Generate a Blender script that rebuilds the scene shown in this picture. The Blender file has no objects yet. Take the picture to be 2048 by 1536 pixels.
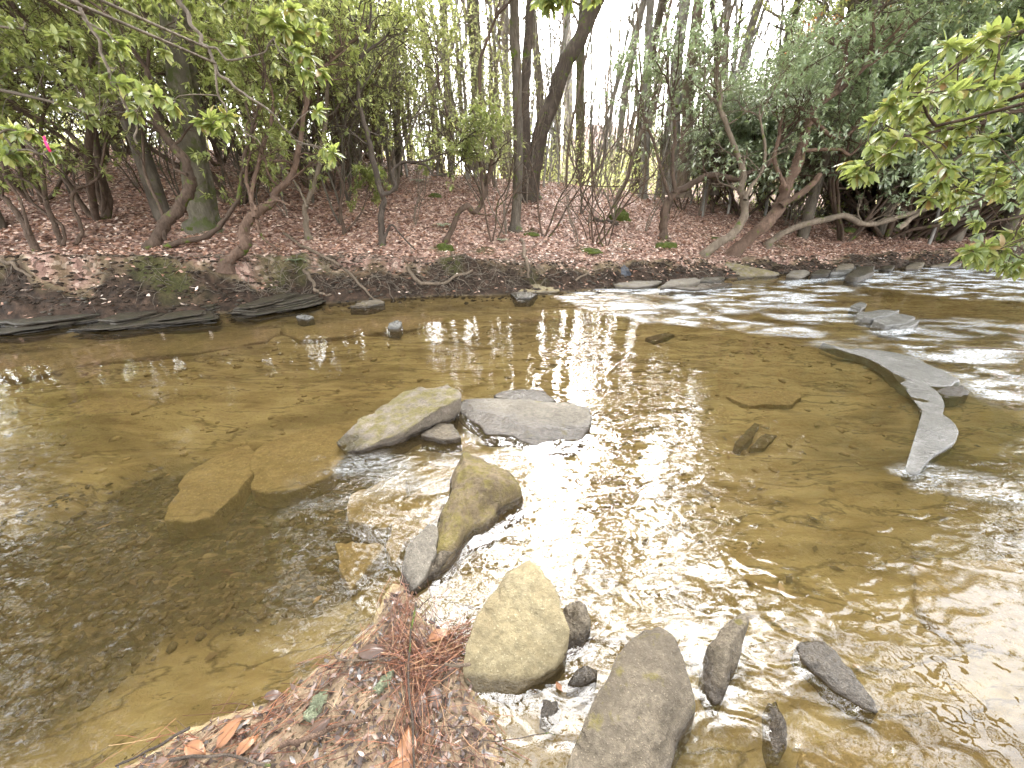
import bpy, math, random
import numpy as np
from mathutils import Vector
PI = math.pi
SC = bpy.context.scene
COL = SC.collection

# ------------------------------------------------------------------ camera
EYE = 1.45; FPX = 800.0; TH = math.radians(24.0)
cam_d = bpy.data.cameras.new('camera'); cam = bpy.data.objects.new('camera', cam_d); COL.objects.link(cam)
cam.location = (0, 0, EYE); cam.rotation_euler = (PI/2 - TH, 0, 0)
cam_d.sensor_fit = 'HORIZONTAL'; cam_d.sensor_width = 36; cam_d.lens = 36*FPX/2048
cam_d.clip_start = 0.05; cam_d.clip_end = 2000
SC.camera = cam
# ------------------------------------------------------------------ world
SUN_EL, SUN_AZ = 38.0, 10.0           # behind thin cloud, ahead and slightly right of the view axis
W = bpy.data.worlds.new('World'); SC.world = W; W.use_nodes = True
nt = W.node_tree; nt.nodes.clear()
sky = nt.nodes.new('ShaderNodeTexSky'); sky.sky_type = 'NISHITA'; sky.sun_disc = False
sky.sun_elevation = math.radians(SUN_EL); sky.sun_rotation = math.radians(SUN_AZ)
sky.air_density = 1.0; sky.dust_density = 4.0; sky.ozone_density = 1.0
hs = nt.nodes.new('ShaderNodeHueSaturation'); hs.inputs['Saturation'].default_value = 0.16
tc = nt.nodes.new('ShaderNodeTexCoord')
cn = nt.nodes.new('ShaderNodeTexNoise'); cn.inputs['Scale'].default_value = 2.6; cn.inputs['Detail'].default_value = 5
cr = nt.nodes.new('ShaderNodeMapRange'); cr.inputs[1].default_value = .3; cr.inputs[2].default_value = .7
cr.inputs[3].default_value = 1.0; cr.inputs[4].default_value = 2.1
mulc = nt.nodes.new('ShaderNodeVectorMath'); mulc.operation = 'SCALE'
bg = nt.nodes.new('ShaderNodeBackground'); bg.inputs['Strength'].default_value = 0.15
wo = nt.nodes.new('ShaderNodeOutputWorld')
nt.links.new(sky.outputs[0], hs.inputs['Color'])
nt.links.new(tc.outputs['Generated'], cn.inputs['Vector'])
nt.links.new(cn.outputs['Fac'], cr.inputs[0])
nt.links.new(hs.outputs[0], mulc.inputs[0]); nt.links.new(cr.outputs[0], mulc.inputs['Scale'])
nt.links.new(mulc.outputs[0], bg.inputs['Color']); nt.links.new(bg.outputs[0], wo.inputs['Surface'])
# ------------------------------------------------------------------ sun (bright overcast)
sl = bpy.data.lights.new('sun', 'SUN'); sl.energy = .95; sl.angle = math.radians(56); sl.color = (1, .97, .93)
so = bpy.data.objects.new('sun', sl); COL.objects.link(so)
el, az = math.radians(SUN_EL), math.radians(SUN_AZ)
sd = Vector((math.sin(az)*math.cos(el), math.cos(az)*math.cos(el), math.sin(el)))
so.rotation_euler = sd.to_track_quat('Z', 'Y').to_euler(); so.location = (0, 0, 30)
SC.view_settings.view_transform = 'Standard'; SC.view_settings.look = 'None'
SC.view_settings.gamma = 1; SC.view_settings.exposure = 3.2
SC.cycles.use_denoising = True
SC.cycles.max_bounces = 7; SC.cycles.diffuse_bounces = 3; SC.cycles.glossy_bounces = 3
SC.cycles.transparent_max_bounces = 8; SC.cycles.transmission_bounces = 4
SC.cycles.caustics_reflective = False; SC.cycles.caustics_refractive = False

# ------------------------------------------------------------------ projection helpers
CT, ST = math.cos(TH), math.sin(TH)
def ray(px, py):
    u = (px-1024)/FPX; v = (py-768)/FPX
    return np.array((u, CT - v*ST, -ST - v*CT))
def G(px, py, z=0.0):                 # point of the horizontal level z seen at a pixel
    d = ray(px, py); t = (z-EYE)/d[2]; return np.array((d[0]*t, d[1]*t, z))
def AY(px, py, Y):                    # point at distance Y seen at a pixel
    d = ray(px, py); t = Y/d[1]; return np.array((d[0]*t, Y, EYE+d[2]*t))
def pix(X, Y, Z):
    Z = Z-EYE; f = Y*CT - Z*ST; f = np.where(f > .05, f, .05)
    return 1024+FPX*X/f, 768-FPX*(Z*CT+Y*ST)/f

# ------------------------------------------------------------------ noise
def _hash(i, j, k, s):
    n = (i*374761393 + j*668265263 + k*2147483647 + s*974711) & 0xffffffff
    n = ((n ^ (n >> 13))*1274126177) & 0xffffffff
    n = (n ^ (n >> 16)) & 0xffff
    return n/65535.0
def vn(x, y, z=None, s=0):
    x = np.asarray(x, float); y = np.asarray(y, float); z = np.zeros_like(x) if z is None else np.asarray(z, float)
    xi = np.floor(x).astype(np.int64); yi = np.floor(y).astype(np.int64); zi = np.floor(z).astype(np.int64)
    fx, fy, fz = x-xi, y-yi, z-zi
    fx = fx*fx*(3-2*fx); fy = fy*fy*(3-2*fy); fz = fz*fz*(3-2*fz)
    r = 0
    for a in (0, 1):
        wx = fx if a else 1-fx
        for b in (0, 1):
            wy = fy if b else 1-fy
            for c in (0, 1):
                r = r + wx*wy*(fz if c else 1-fz)*_hash(xi+a, yi+b, zi+c, s)
    return r*2-1
def fbm(x, y, z=None, s=0, o=4):
    r = 0; a = 1.0; t = 0
    for k in range(o):
        f = 2.03**k
        r = r + a*vn(x*f, y*f, None if z is None else z*f, s+k*7); t += a; a *= .5
    return r/t
def sstep(a, b, x):
    t = np.clip((x-a)/(b-a), 0, 1); return t*t*(3-2*t)
def sdpoly(X, Y, poly):               # signed distance, negative inside
    d = np.full(X.shape, 1e9); inside = np.zeros(X.shape, bool); n = len(poly)
    for i in range(n):
        ax, ay = poly[i][:2]; bx, by = poly[(i+1) % n][:2]
        ex, ey = bx-ax, by-ay; L = ex*ex+ey*ey+1e-12
        t = np.clip(((X-ax)*ex+(Y-ay)*ey)/L, 0, 1)
        d = np.minimum(d, (X-ax-ex*t)**2+(Y-ay-ey*t)**2)
        c = ((ay > Y) != (by > Y)) & (X < (bx-ax)*(Y-ay)/(by-ay+1e-12)+ax)
        inside ^= c
    d = np.sqrt(d); return np.where(inside, -d, d)
def wpoly(pts, z=0.0): return [tuple(G(p[0], p[1], z)[:2]) for p in pts]

# ------------------------------------------------------------------ terrain height
EDGE_PX = [(0,650),(210,643),(430,628),(640,606),(760,600),(980,590),(1120,582),(1300,572),(1430,560),(1560,550),(1750,540),(1900,529)]
EDGE = [G(a, b) for a, b in EDGE_PX]
EX = np.array([-40, -18] + [e[0] for e in EDGE] + [20, 45]); EY = np.array([0.5, 3.6] + [e[1] for e in EDGE] + [15.2, 26])
PX_ = np.array([-6, 1, 7.5, 13])
PS = [np.array([.6,2.3,4.3,6.3,9.3,12,20,60,200]), np.array([.6,1.2,2.3,4.5,7.5,9,14,30,60,200]),
      np.array([.5,1,3,7,9,14,30,60,200]), np.array([.5,1.2,3.5,8,14,30,60,200])]
PZ = [np.array([.82,1.06,1.58,2.2,3.1,3.4,3.3,4,6]), np.array([.43,.62,.98,1.6,2.15,2.15,1.4,.4,0.2,4]),
      np.array([.28,.35,.84,1.66,1.8,2.0,3,6,10]), np.array([.3,.36,.7,1.5,3.4,8,14,20])]
NEAR = wpoly([(215,1560),(290,1515),(400,1465),(560,1405),(640,1340),(720,1290),(765,1215),(790,1178),(812,1180),(850,1240),(900,1270),(935,1330),(955,1400),(985,1470),(1000,1560),(1000,1700),(215,1700)])
SHELF = wpoly([(-300,1040),(0,1015),(130,985),(220,915),(300,897),(445,888),(520,860),(700,860),(900,700),(900,625),(500,650),(-300,670)])
CHAN = wpoly([(-200,1000),(0,1010),(240,910),(450,885),(560,880),(760,900),(860,980),(800,1080),(600,1180),(300,1240),(0,1400),(-300,1500)])
def sdist(X, Y):
    e = np.interp(X, EX, EY) + .12*vn(X*1.1, X*0, s=3) + .05*vn(X*3.7, X*0, s=4)
    return (Y-e)*.9
def H(X, Y):
    X = np.asarray(X, float); Y = np.asarray(Y, float)
    s = sdist(X, Y); ss = np.maximum(s, .6)
    cols = [np.interp(ss, PS[k], PZ[k]) for k in range(4)]
    xx = np.clip(X, -6, 13)
    h = np.where(xx < 1, cols[0]+(cols[1]-cols[0])*(xx+6)/7, np.where(xx < 7.5, cols[1]+(cols[2]-cols[1])*(xx-1)/6.5, cols[2]+(cols[3]-cols[2])*(xx-7.5)/5.5))
    bump = .16*fbm(X*.5, Y*.5, s=11)+.07*fbm(X*1.9, Y*1.9, s=12)+.022*fbm(X*7, Y*7, s=13, o=3)
    land = h+bump*sstep(.3, 1.5, s)*1.0+.03*fbm(X*6, Y*6, s=14)
    # bank face: steep lip, lumpy slope, toe at the water
    prof = np.interp(s, [0,.07,.2,.38,.52,.62], [0,.10,.30,.55,.92,1.0])
    prof = np.clip(prof + .30*fbm(X*1.7, Y*1.7, s=17)*sstep(.05, .2, s)*(1-sstep(.45, .62, s)), 0, 1.1)
    face = h*prof + .16*fbm(X*3.1, Y*5, s=15)*sstep(0, .15, s)*(1-sstep(.5, .62, s)*.6) + .06*np.abs(fbm(X*8, Y*14, s=16, o=3))*sstep(0, .1, s)
    up = np.where(s > .62, land, np.where(s > .5, face+(land-face)*(s-.5)/.12, face))
    # creek bed
    bed = -.09 - .03*fbm(X*.8, Y*1.5, s=21) 
    ter = fbm(X*.9+3, Y*2.6, s=22, o=3)*5
    bed = bed + .015*(np.floor(ter)+sstep(.75, 1, ter-np.floor(ter)))            # thin rock layers ending in steps
    bed = bed + .010*fbm(X*9, Y*12, s=23, o=3)
    sh = sdpoly(X, Y, SHELF)+.05*vn(X*2.2, Y*2.2, s=24)
    bed = bed - .085*sstep(-.02, .06, sh)*(1-sstep(-.1, .3, sdpoly(X, Y, CHAN)+.1*fbm(X*3, Y*3, s=45)))
    bed = np.where(s > -.5, bed+(-.03-bed)*sstep(-.5, 0, s), bed)
    z = np.where(s > 0, up, bed)
    nb = sdpoly(X, Y, NEAR)+.05*fbm(X*5, Y*5, s=31)
    nearz = .004-.5*np.clip(nb, -.03, .5)+.012*fbm(X*14, Y*14, s=32)
    z = np.where((nb < .5) & (Y < 3), np.maximum(z, nearz), z)
    b2 = .12+.4*np.clip(-.05-Y+.3*np.clip(np.abs(X)-1.5, 0, 4)*0, -1, 4)+.06*fbm(X*2, Y*2, s=33)-.25
    z = np.where(Y < .5, np.maximum(z, b2), z)
    return z
def ground_at(px, py, zoff=0.0, ymax=70):  # first hit of a pixel ray with the terrain
    d = ray(px, py); t = np.arange(.6, ymax, .02)
    X, Y, Z = d[0]*t, d[1]*t, EYE+d[2]*t
    hit = np.nonzero(Z < H(X, Y)+zoff)[0]
    i = hit[0] if len(hit) else len(t)-1
    return np.array((X[i], Y[i], float(H(X[i:i+1], Y[i:i+1])[0])))

# ------------------------------------------------------------------ mesh builder
class MB:
    def __init__(s): s.v = []; s.f = []; s.n = 0; s.at = {}
    def add(s, v, f):
        v = np.asarray(v, float).reshape(-1, 3); f = np.asarray(f, np.int64)
        s.v.append(v); s.f.append(f+s.n); s.n += len(v)
    def build(s, name, mat, parent=None, base=(0,0,0), smooth=True, attrs=None):
        V = np.concatenate(s.v) if s.v else np.zeros((0, 3))
        V = V-np.asarray(base, float)
        me = bpy.data.meshes.new(name)
        nl = sum(f.size for f in s.f); nf = sum(len(f) for f in s.f)
        me.vertices.add(len(V)); me.vertices.foreach_set('co', V.astype(np.float32).ravel())
        me.loops.add(nl); me.loops.foreach_set('vertex_index', np.concatenate([f.ravel() for f in s.f]).astype(np.int32))
        sizes = np.concatenate([np.full(len(f), f.shape[1]) for f in s.f])
        st = np.concatenate(([0], np.cumsum(sizes)[:-1])).astype(np.int32)
        me.polygons.add(nf); me.polygons.foreach_set('loop_start', st)
        me.update(calc_edges=True)
        if smooth: me.polygons.foreach_set('use_smooth', np.ones(nf, bool))
        for k, a in (attrs or {}).items():
            at = me.attributes.new(k, 'FLOAT', 'POINT'); at.data.foreach_set('value', np.asarray(a, np.float32).ravel())
        me.materials.append(mat)
        o = bpy.data.objects.new(name, me); COL.objects.link(o)
        if parent is not None: o.parent = parent
        else: o.location = base
        return o
def norm(a): return a/(np.linalg.norm(a, axis=-1, keepdims=True)+1e-9)
def tube(mb, P, R, sides=6, lump=0.0, seed=0, cap=True):
    P = np.asarray(P, float); R = np.asarray(R, float); n = len(P)
    T = norm(np.gradient(P, axis=0)); m = np.abs(T).mean(0); ref = np.zeros(3); ref[int(np.argmin(m))] = 1
    A = norm(np.cross(T, ref)); B = np.cross(T, A)
    th = np.arange(sides)*2*PI/sides
    ring = A[:, None, :]*np.cos(th)[None, :, None]+B[:, None, :]*np.sin(th)[None, :, None]
    rr = np.repeat(R[:, None], sides, 1)
    if lump:
        q = P[:, None, :]+ring*R.mean()*1.0
        rr = rr*(1+lump*fbm(q[..., 0]*9+seed, q[..., 1]*9, q[..., 2]*4, s=seed, o=3))
    V = P[:, None, :]+ring*rr[..., None]
    i = np.arange(n-1)[:, None]*sides; j = np.arange(sides)[None, :]; k = (j+1) % sides
    F = np.stack([i+j, i+k, i+sides+k, i+sides+j], -1).reshape(-1, 4)
    V = V.reshape(-1, 3)
    mb.add(V, F)
    if cap:
        c = len(V); tip = P[-1]+T[-1]*R[-1]*.6
        mb.add(np.vstack([V[-sides:], tip]), np.array([[a, (a+1) % sides, sides] for a in range(sides)]))
def smooth_path(P, n=8, seed=None, wob=0.0):
    P = np.asarray(P, float)
    Q = np.vstack([2*P[0]-P[1], P, 2*P[-1]-P[-2]]); out = []
    for i in range(1, len(Q)-2):
        p0, p1, p2, p3 = Q[i-1:i+3]
        for t in np.linspace(0, 1, n, endpoint=False):
            out.append(.5*((2*p1)+(p2-p0)*t+(2*p0-5*p1+4*p2-p3)*t*t+(3*p1-p0-3*p2+p3)*t**3))
    out.append(Q[-2]); out = np.array(out)
    if wob:
        k = np.arange(len(out))*.35
        w = np.stack([vn(k, k*0+a*9.1, s=seed) for a in range(3)], -1)
        w[0] = 0; out = out+w*wob
    return out
def leaves(mb, P, D, U, L, Wd, fold=.25, detail=False, droop=.2):
    """P base, D direction, U up-ish normal; L, Wd arrays."""
    P = np.asarray(P); n = len(P)
    if n == 0: return
    D = norm(D); S = norm(np.cross(D, U)); N = np.cross(S, D)
    L = np.asarray(L)[:, None]; Wd = np.asarray(Wd)[:, None]
    if not detail:
        m = P+D*L*.52
        a = m+S*Wd*.5-N*Wd*fold; b = m-S*Wd*.5-N*Wd*fold; t = P+D*L-N*L*droop
        V = np.stack([P, a, t, b], 1).reshape(-1, 3); i = np.arange(n)[:, None]*4
        F = np.concatenate([i+np.array([[0, 1, 2]]), i+np.array([[0, 2, 3]])])
        mb.add(V, F)
    else:
        ts = [0, .1, .3, .52, .76, .92, 1]; ws = [.05, .32, .86, 1, .72, .3, .02]; rows = []
        for t, w in zip(ts, ws):
            c = P+D*L*t-N*L*droop*t*t
            rows += [c+S*Wd*.5*w+N*Wd*fold*w*.6, c, c-S*Wd*.5*w+N*Wd*fold*w*.6]
        V = np.stack(rows, 1).reshape(-1, 3); i = np.arange(n)[:, None]*21; F = []
        for r in range(6):
            for c in (0, 1): F.append(i+np.array([[r*3+c, r*3+c+1, r*3+c+4, r*3+c+3]]))
        mb.add(V, np.concatenate(F))
def whorls(mb, tips, dirs, rng, k=7, L=.10, Wd=.033, detail=False, spread=1.0, droop=.25, jit=.25, up=.25):
    tips = np.asarray(tips); dirs = norm(np.asarray(dirs)); n = len(tips)
    if n == 0: return
    T = np.repeat(tips, k, 0); D = np.repeat(dirs, k, 0); m = len(T)
    ref = np.tile([.3, .2, .93], (m, 1)); A = norm(np.cross(D, ref)+1e-4); B = np.cross(D, A)
    ph = np.tile(np.arange(k)*2.399, n)+np.repeat(rng.uniform(0, 6.28, n), k)+rng.normal(0, .2, m)
    sp = spread*rng.uniform(.55, 1.15, m)
    ld = D*(1.05-sp*.55)[:, None]+(A*np.cos(ph)[:, None]+B*np.sin(ph)[:, None])*sp[:, None]
    ld = norm(ld)+np.array([0, 0, -1])*(droop*rng.uniform(0, 1.2, m))[:, None]+rng.normal(0, .08, (m, 3))
    U = np.tile([0, 0, 1.0], (m, 1))+D*up+rng.normal(0, jit, (m, 3))
    base = T-D*(rng.uniform(0, .35, m)*L)[:, None]
    leaves(mb, base, ld, U, L*rng.uniform(.6, 1.15, m), Wd*rng.uniform(.8, 1.2, m), detail=detail)

# ------------------------------------------------------------------ materials
def mat(name):
    m = bpy.data.materials.new(name); m.use_nodes = True; t = m.node_tree; t.nodes.clear()
    out = t.nodes.new('ShaderNodeOutputMaterial'); return m, t, out
def N(t, k, **kw):
    n = t.nodes.new('ShaderNode'+k)
    for a, b in kw.items():
        if a.startswith('i_'):
            key = a[2:]; key = int(key) if key.isdigit() else key.replace('_', ' ')
            n.inputs[key].default_value = b
        else: setattr(n, a, b)
    return n
def ramp(t, src, stops):
    r = t.nodes.new('ShaderNodeValToRGB'); e = r.color_ramp.elements
    while len(e) < len(stops): e.new(.5)
    for x, (p, c) in zip(e, stops): x.position = p; x.color = (*c, 1) if len(c) == 3 else c
    t.links.new(src, r.inputs[0]); return r.outputs[0]
def mixc(t, f, a, b, blend='MIX'):
    n = t.nodes.new('ShaderNodeMix'); n.data_type = 'RGBA'; n.blend_type = blend
    for idx, v in ((0, f), (6, a), (7, b)):
        if isinstance(v, bpy.types.NodeSocket): t.links.new(v, n.inputs[idx])
        else: n.inputs[idx].default_value = v if idx == 0 else ((*v, 1) if len(v) == 3 else v)
    return n.outputs[2]
def math_(t, op, a, b=0.0, c=None, clamp=False):
    n = t.nodes.new('ShaderNodeMath'); n.operation = op; n.use_clamp = clamp
    for i, v in enumerate((a, b, c)):
        if v is None: continue
        if isinstance(v, bpy.types.NodeSocket): t.links.new(v, n.inputs[i])
        else: n.inputs[i].default_value = v
    return n.outputs[0]
def coords(t, scale=(1, 1, 1), src='Object'):
    tc = t.nodes.new('ShaderNodeTexCoord'); mp = t.nodes.new('ShaderNodeMapping'); mp.inputs['Scale'].default_value = scale
    t.links.new(tc.outputs[src], mp.inputs[0]); return mp.outputs[0]
def noise(t, vec, scale, detail=5, rough=.6, dist=0.0):
    n = N(t, 'TexNoise', i_Scale=scale, i_Detail=detail, i_Roughness=rough, i_Distortion=dist)
    if vec is not None: t.links.new(vec, n.inputs['Vector'])
    return n.outputs[0]
def bump(t, h, dist, strength=1.0, nrm=None):
    b = N(t, 'Bump', i_Distance=dist, i_Strength=strength); t.links.new(h, b.inputs['Height'])
    if nrm is not None: t.links.new(nrm, b.inputs['Normal'])
    return b.outputs[0]
def attr(t, name): return N(t, 'Attribute', attribute_name=name).outputs['Fac']
def pbsdf(t, out, col, rough=.8, nrm=None, spec=.3):
    b = t.nodes.new('ShaderNodeBsdfPrincipled')
    if isinstance(col, bpy.types.NodeSocket): t.links.new(col, b.inputs['Base Color'])
    else: b.inputs['Base Color'].default_value = (*col, 1)
    if isinstance(rough, bpy.types.NodeSocket): t.links.new(rough, b.inputs['Roughness'])
    else: b.inputs['Roughness'].default_value = rough
    b.inputs['Specular IOR Level'].default_value = spec
    if nrm is not None: t.links.new(nrm, b.inputs['Normal'])
    if out is not None: t.links.new(b.outputs[0], out.inputs[0])
    return b.outputs[0]
def leaf_mat(name, stops, trans=(.25, .4, .05), tw=.35, rough=.38, spec=.6):
    m, t, out = mat(name); g = t.nodes.new('ShaderNodeNewGeometry')
    c = ramp(t, g.outputs['Random Per Island'], stops)
    b = pbsdf(t, None, c, rough, spec=spec)
    tr = N(t, 'BsdfTranslucent'); t.links.new(mixc(t, .5, c, trans), tr.inputs[0])
    mx = N(t, 'MixShader', i_Fac=tw); t.links.new(b, mx.inputs[1]); t.links.new(tr.outputs[0], mx.inputs[2])
    t.links.new(mx.outputs[0], out.inputs[0]); return m
def bark_mat(name, c1, c2, moss=0.0, scale=14, mossc=(.09, .12, .02)):
    m, t, out = mat(name); v = coords(t, (1, 1, .28)); n1 = noise(t, v, scale, 6, .7, .6)
    c = ramp(t, n1, [(.28, c1), (.62, c2)])
    big = noise(t, coords(t), 2.2, 4, .6)
    c = mixc(t, ramp(t, big, [(.42, (0, 0, 0)), (.62, (1, 1, 1))]), c, tuple(x*.55 for x in c2))
    if moss:
        mm = noise(t, coords(t), 5, 5, .65); mk = ramp(t, mm, [(.62-moss*.3, (0, 0, 0)), (.68-moss*.2, (1, 1, 1))])
        c = mixc(t, mk, c, mossc)
    pbsdf(t, out, c, .9, bump(t, math_(t, 'ADD', n1, math_(t, 'MULTIPLY', noise(t, coords(t, (1, 1, .4)), scale*4, 3, .7), .4)), .03, 1.0), .15); return m
M = {}
M['laurel_leaf'] = leaf_mat('laurel_leaf', [(0, (.1, .125, .04)), (.45, (.21, .245, .08)), (.8, (.34, .37, .14)), (1, (.46, .45, .2))], trans=(.4, .45, .1), tw=.5)
M['grey_leaf'] = leaf_mat('grey_leaf', [(0, (.14, .18, .095)), (.5, (.24, .29, .17)), (.85, (.36, .41, .26)), (1, (.5, .55, .42))], trans=(.3, .42, .12), tw=.36, rough=.32, spec=.8)
M['bright_leaf'] = leaf_mat('bright_leaf', [(0, (.12, .16, .045)), (.4, (.2, .25, .07)), (.75, (.29, .33, .1)), (.93, (.34, .33, .11)), (1, (.3, .17, .07))], trans=(.4, .46, .1), tw=.45, rough=.3, spec=.7)
M['pale_leaf'] = leaf_mat('pale_leaf', [(0, (.2, .27, .09)), (.6, (.33, .4, .15)), (1, (.55, .55, .25))], trans=(.75, .75, .3), tw=.6, rough=.5, spec=.3)
M['olive_leaf'] = leaf_mat('olive_leaf', [(0, (.12, .14, .06)), (.6, (.23, .25, .1)), (1, (.36, .36, .16))], trans=(.45, .48, .14), tw=.52, rough=.5, spec=.3)
M['orange_leaf'] = leaf_mat('orange_leaf', [(0, (.33, .11, .035)), (.6, (.5, .2, .08)), (1, (.6, .32, .16))], trans=(.7, .25, .08), tw=.4, rough=.7, spec=.2)
M['litter_leaf'] = leaf_mat('litter_leaf', [(0, (.09, .045, .028)), (.3, (.29, .155, .1)), (.6, (.47, .29, .21)), (.85, (.63, .44, .34)), (1, (.82, .7, .6))], trans=(.4, .2, .1), tw=.1, rough=.6, spec=.35)
M['beech_leaf'] = leaf_mat('beech_leaf', [(0, (.2, .08, .035)), (1, (.34, .17, .08))], trans=(.35, .15, .06), tw=.2, rough=.4, spec=.5)
M['needle'] = leaf_mat('needle', [(0, (.04, .016, .01)), (.45, (.16, .06, .032)), (.8, (.33, .13, .065)), (1, (.46, .3, .16))], trans=(.5, .2, .08), tw=.1, rough=.4, spec=.5)
M['bark'] = bark_mat('bark', (.05, .04, .03), (.16, .135, .105), .15)
M['bark_moss'] = bark_mat('bark_moss', (.05, .045, .03), (.17, .15, .11), .45, mossc=(.075, .085, .03))
M['bark_dark'] = bark_mat('bark_dark', (.026, .021, .017), (.12, .095, .075), .1)
M['bark_pale'] = bark_mat('bark_pale', (.14, .13, .115), (.36, .34, .3), .1, 9)
M['bark_laurel'] = bark_mat('bark_laurel', (.028, .02, .014), (.14, .098, .072), .12, 20)
M['bark_red'] = bark_mat('bark_red', (.05, .032, .022), (.19, .125, .09), .05, 20)
M['bark_tan'] = bark_mat('bark_tan', (.08, .06, .045), (.24, .19, .14), .1, 18)
M['twig'] = bark_mat('twig', (.09, .072, .055), (.27, .225, .175), 0, 30)
M['stick'] = bark_mat('stick', (.08, .06, .04), (.26, .2, .145), 0, 30)

def rock_mat(name, c1, c2, c3, moss=0.0, sc=6.0, wet=True, rough=.75, mossc=(.17, .14, .03)):
    m, t, out = mat(name); v = coords(t, (1, 1, 1.8)); n1 = noise(t, v, sc, 8, .62, .3); n2 = noise(t, coords(t), sc*9, 4, .7); n3 = noise(t, coords(t), sc*30, 2, .6)
    c = ramp(t, n1, [(.3, c1), (.5, c2), (.7, c3)])
    c = mixc(t, ramp(t, n2, [(.42, (0, 0, 0)), (.7, (1, 1, 1))]), c, tuple(x*.62 for x in c2))
    c = mixc(t, ramp(t, n3, [(.62, (0, 0, 0)), (.72, (1, 1, 1))]), c, tuple(min(1, x*1.45) for x in c3))
    rd = noise(t, coords(t, (.7, 1.5, 3.0)), sc*.6, 4, .5, .2); crk = ramp(t, math_(t, 'ABSOLUTE', math_(t, 'SUBTRACT', rd, .5)), [(0, (1, 1, 1)), (.016, (0, 0, 0))])
    crk = math_(t, 'MULTIPLY', crk, ramp(t, noise(t, coords(t), sc*.6, 3, .5), [(.48, (0, 0, 0)), (.6, (1, 1, 1))])); c = mixc(t, math_(t, 'MULTIPLY', crk, .55), c, tuple(x*.4 for x in c1))
    st = ramp(t, noise(t, coords(t), sc*.45, 5, .65), [(.42, (0, 0, 0)), (.62, (1, 1, 1))]); c = mixc(t, math_(t, 'MULTIPLY', st, .45), c, tuple(x*.6 for x in c1))
    if moss:
        g = noise(t, coords(t), sc*1.6, 6, .7)
        up = N(t, 'SeparateXYZ'); geo = t.nodes.new('ShaderNodeNewGeometry'); t.links.new(geo.outputs['Normal'], up.inputs[0])
        k = math_(t, 'MULTIPLY', ramp(t, g, [(.6-.25*moss, (0, 0, 0)), (.68-.15*moss, (1, 1, 1))]), math_(t, 'MULTIPLY', up.outputs[2], .85, clamp=True))
        c = mixc(t, k, c, mixc(t, n2, mossc, tuple(x*.45 for x in mossc)))
    r = rough
    if wet:                         # the band the creek keeps wet, a few centimetres above the water level
        geo = t.nodes.new('ShaderNodeNewGeometry'); sp = N(t, 'SeparateXYZ'); t.links.new(geo.outputs['Position'], sp.inputs[0])
        lv = math_(t, 'ADD', sp.outputs[2], math_(t, 'MULTIPLY', math_(t, 'SUBTRACT', n1, .5), -.05))
        mr = N(t, 'MapRange', clamp=True); t.links.new(lv, mr.inputs[0])
        mr.inputs[1].default_value = .022; mr.inputs[2].default_value = .042; mr.inputs[3].default_value = 1; mr.inputs[4].default_value = 0
        c = mixc(t, mr.outputs[0], c, mixc(t, 1.0, c, (.36, .33, .3), 'MULTIPLY'))
        r = math_(t, 'SUBTRACT', rough, math_(t, 'MULTIPLY', mr.outputs[0], rough-.18))
    h = math_(t, 'SUBTRACT', math_(t, 'ADD', math_(t, 'MULTIPLY', n1, 1.0), math_(t, 'ADD', math_(t, 'MULTIPLY', n2, .25), math_(t, 'MULTIPLY', n3, .12))), math_(t, 'MULTIPLY', crk, .15))
    pbsdf(t, out, c, r, bump(t, h, .035, 1.0), .4); return m
M['rock_tan'] = rock_mat('rock_tan', (0.216, 0.166, 0.0864), (0.274, 0.223, 0.122), (0.31, 0.266, 0.166), 0, 5)
M['rock_brown'] = rock_mat('rock_brown', (.07, .055, .036), (.14, .112, .076), (.225, .185, .13), 0.08, 7)
M['rock_lichen'] = rock_mat('rock_lichen', (0.104, 0.08, 0.056), (0.192, 0.16, 0.12), (0.272, 0.224, 0.176), .75, 7)
M['rock_mossy'] = rock_mat('rock_mossy', (0.09, 0.0638, 0.0338), (0.165, 0.12, 0.0638), (0.225, 0.173, 0.0975), .65, 8, mossc=(.2, .16, .03))
M['rock_grey'] = rock_mat('rock_grey', (.115, .098, .072), (.175, .152, .118), (.24, .21, .17), .1, 4)
M['rock_ledge'] = rock_mat('rock_ledge', (.09, .083, .07), (.15, .143, .128), (.21, .2, .185), 0, 5, wet=False, rough=.25)
M['rock_blue'] = rock_mat('rock_blue', (.045, .05, .06), (.075, .082, .098), (.11, .12, .14), 0, 5, rough=.5)
M['rock_dark'] = rock_mat('rock_dark', (.024, .02, .013), (.06, .047, .031), (.12, .096, .066), .4, 7, rough=.45, mossc=(.05, .052, .018))
M['rock_bed'] = rock_mat('rock_bed', (.28, .2, .095), (.38, .285, .14), (.45, .35, .19), 0, 3, wet=False)
M['rock_bed_dark'] = rock_mat('rock_bed_dark', (.07, .055, .03), (.12, .09, .05), (.17, .13, .07), 0, 4, wet=False)
M['moss'] = rock_mat('moss', (.04, .055, .008), (.08, .1, .014), (.13, .15, .025), 0, 30, wet=False, rough=1)
M['lichen'] = rock_mat('lichen', (0.28, 0.315, 0.175), (0.385, 0.42, 0.266), (0.476, 0.504, 0.35), 0, 40, wet=False, rough=1)
M['soil'] = rock_mat('soil', (.018, .012, .007), (.045, .03, .018), (.09, .06, .038), 0, 9, wet=False, rough=1)
mm, t, out = mat('flag_tape'); pbsdf(t, out, (.75, .04, .16), .4); M['tape'] = mm

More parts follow.
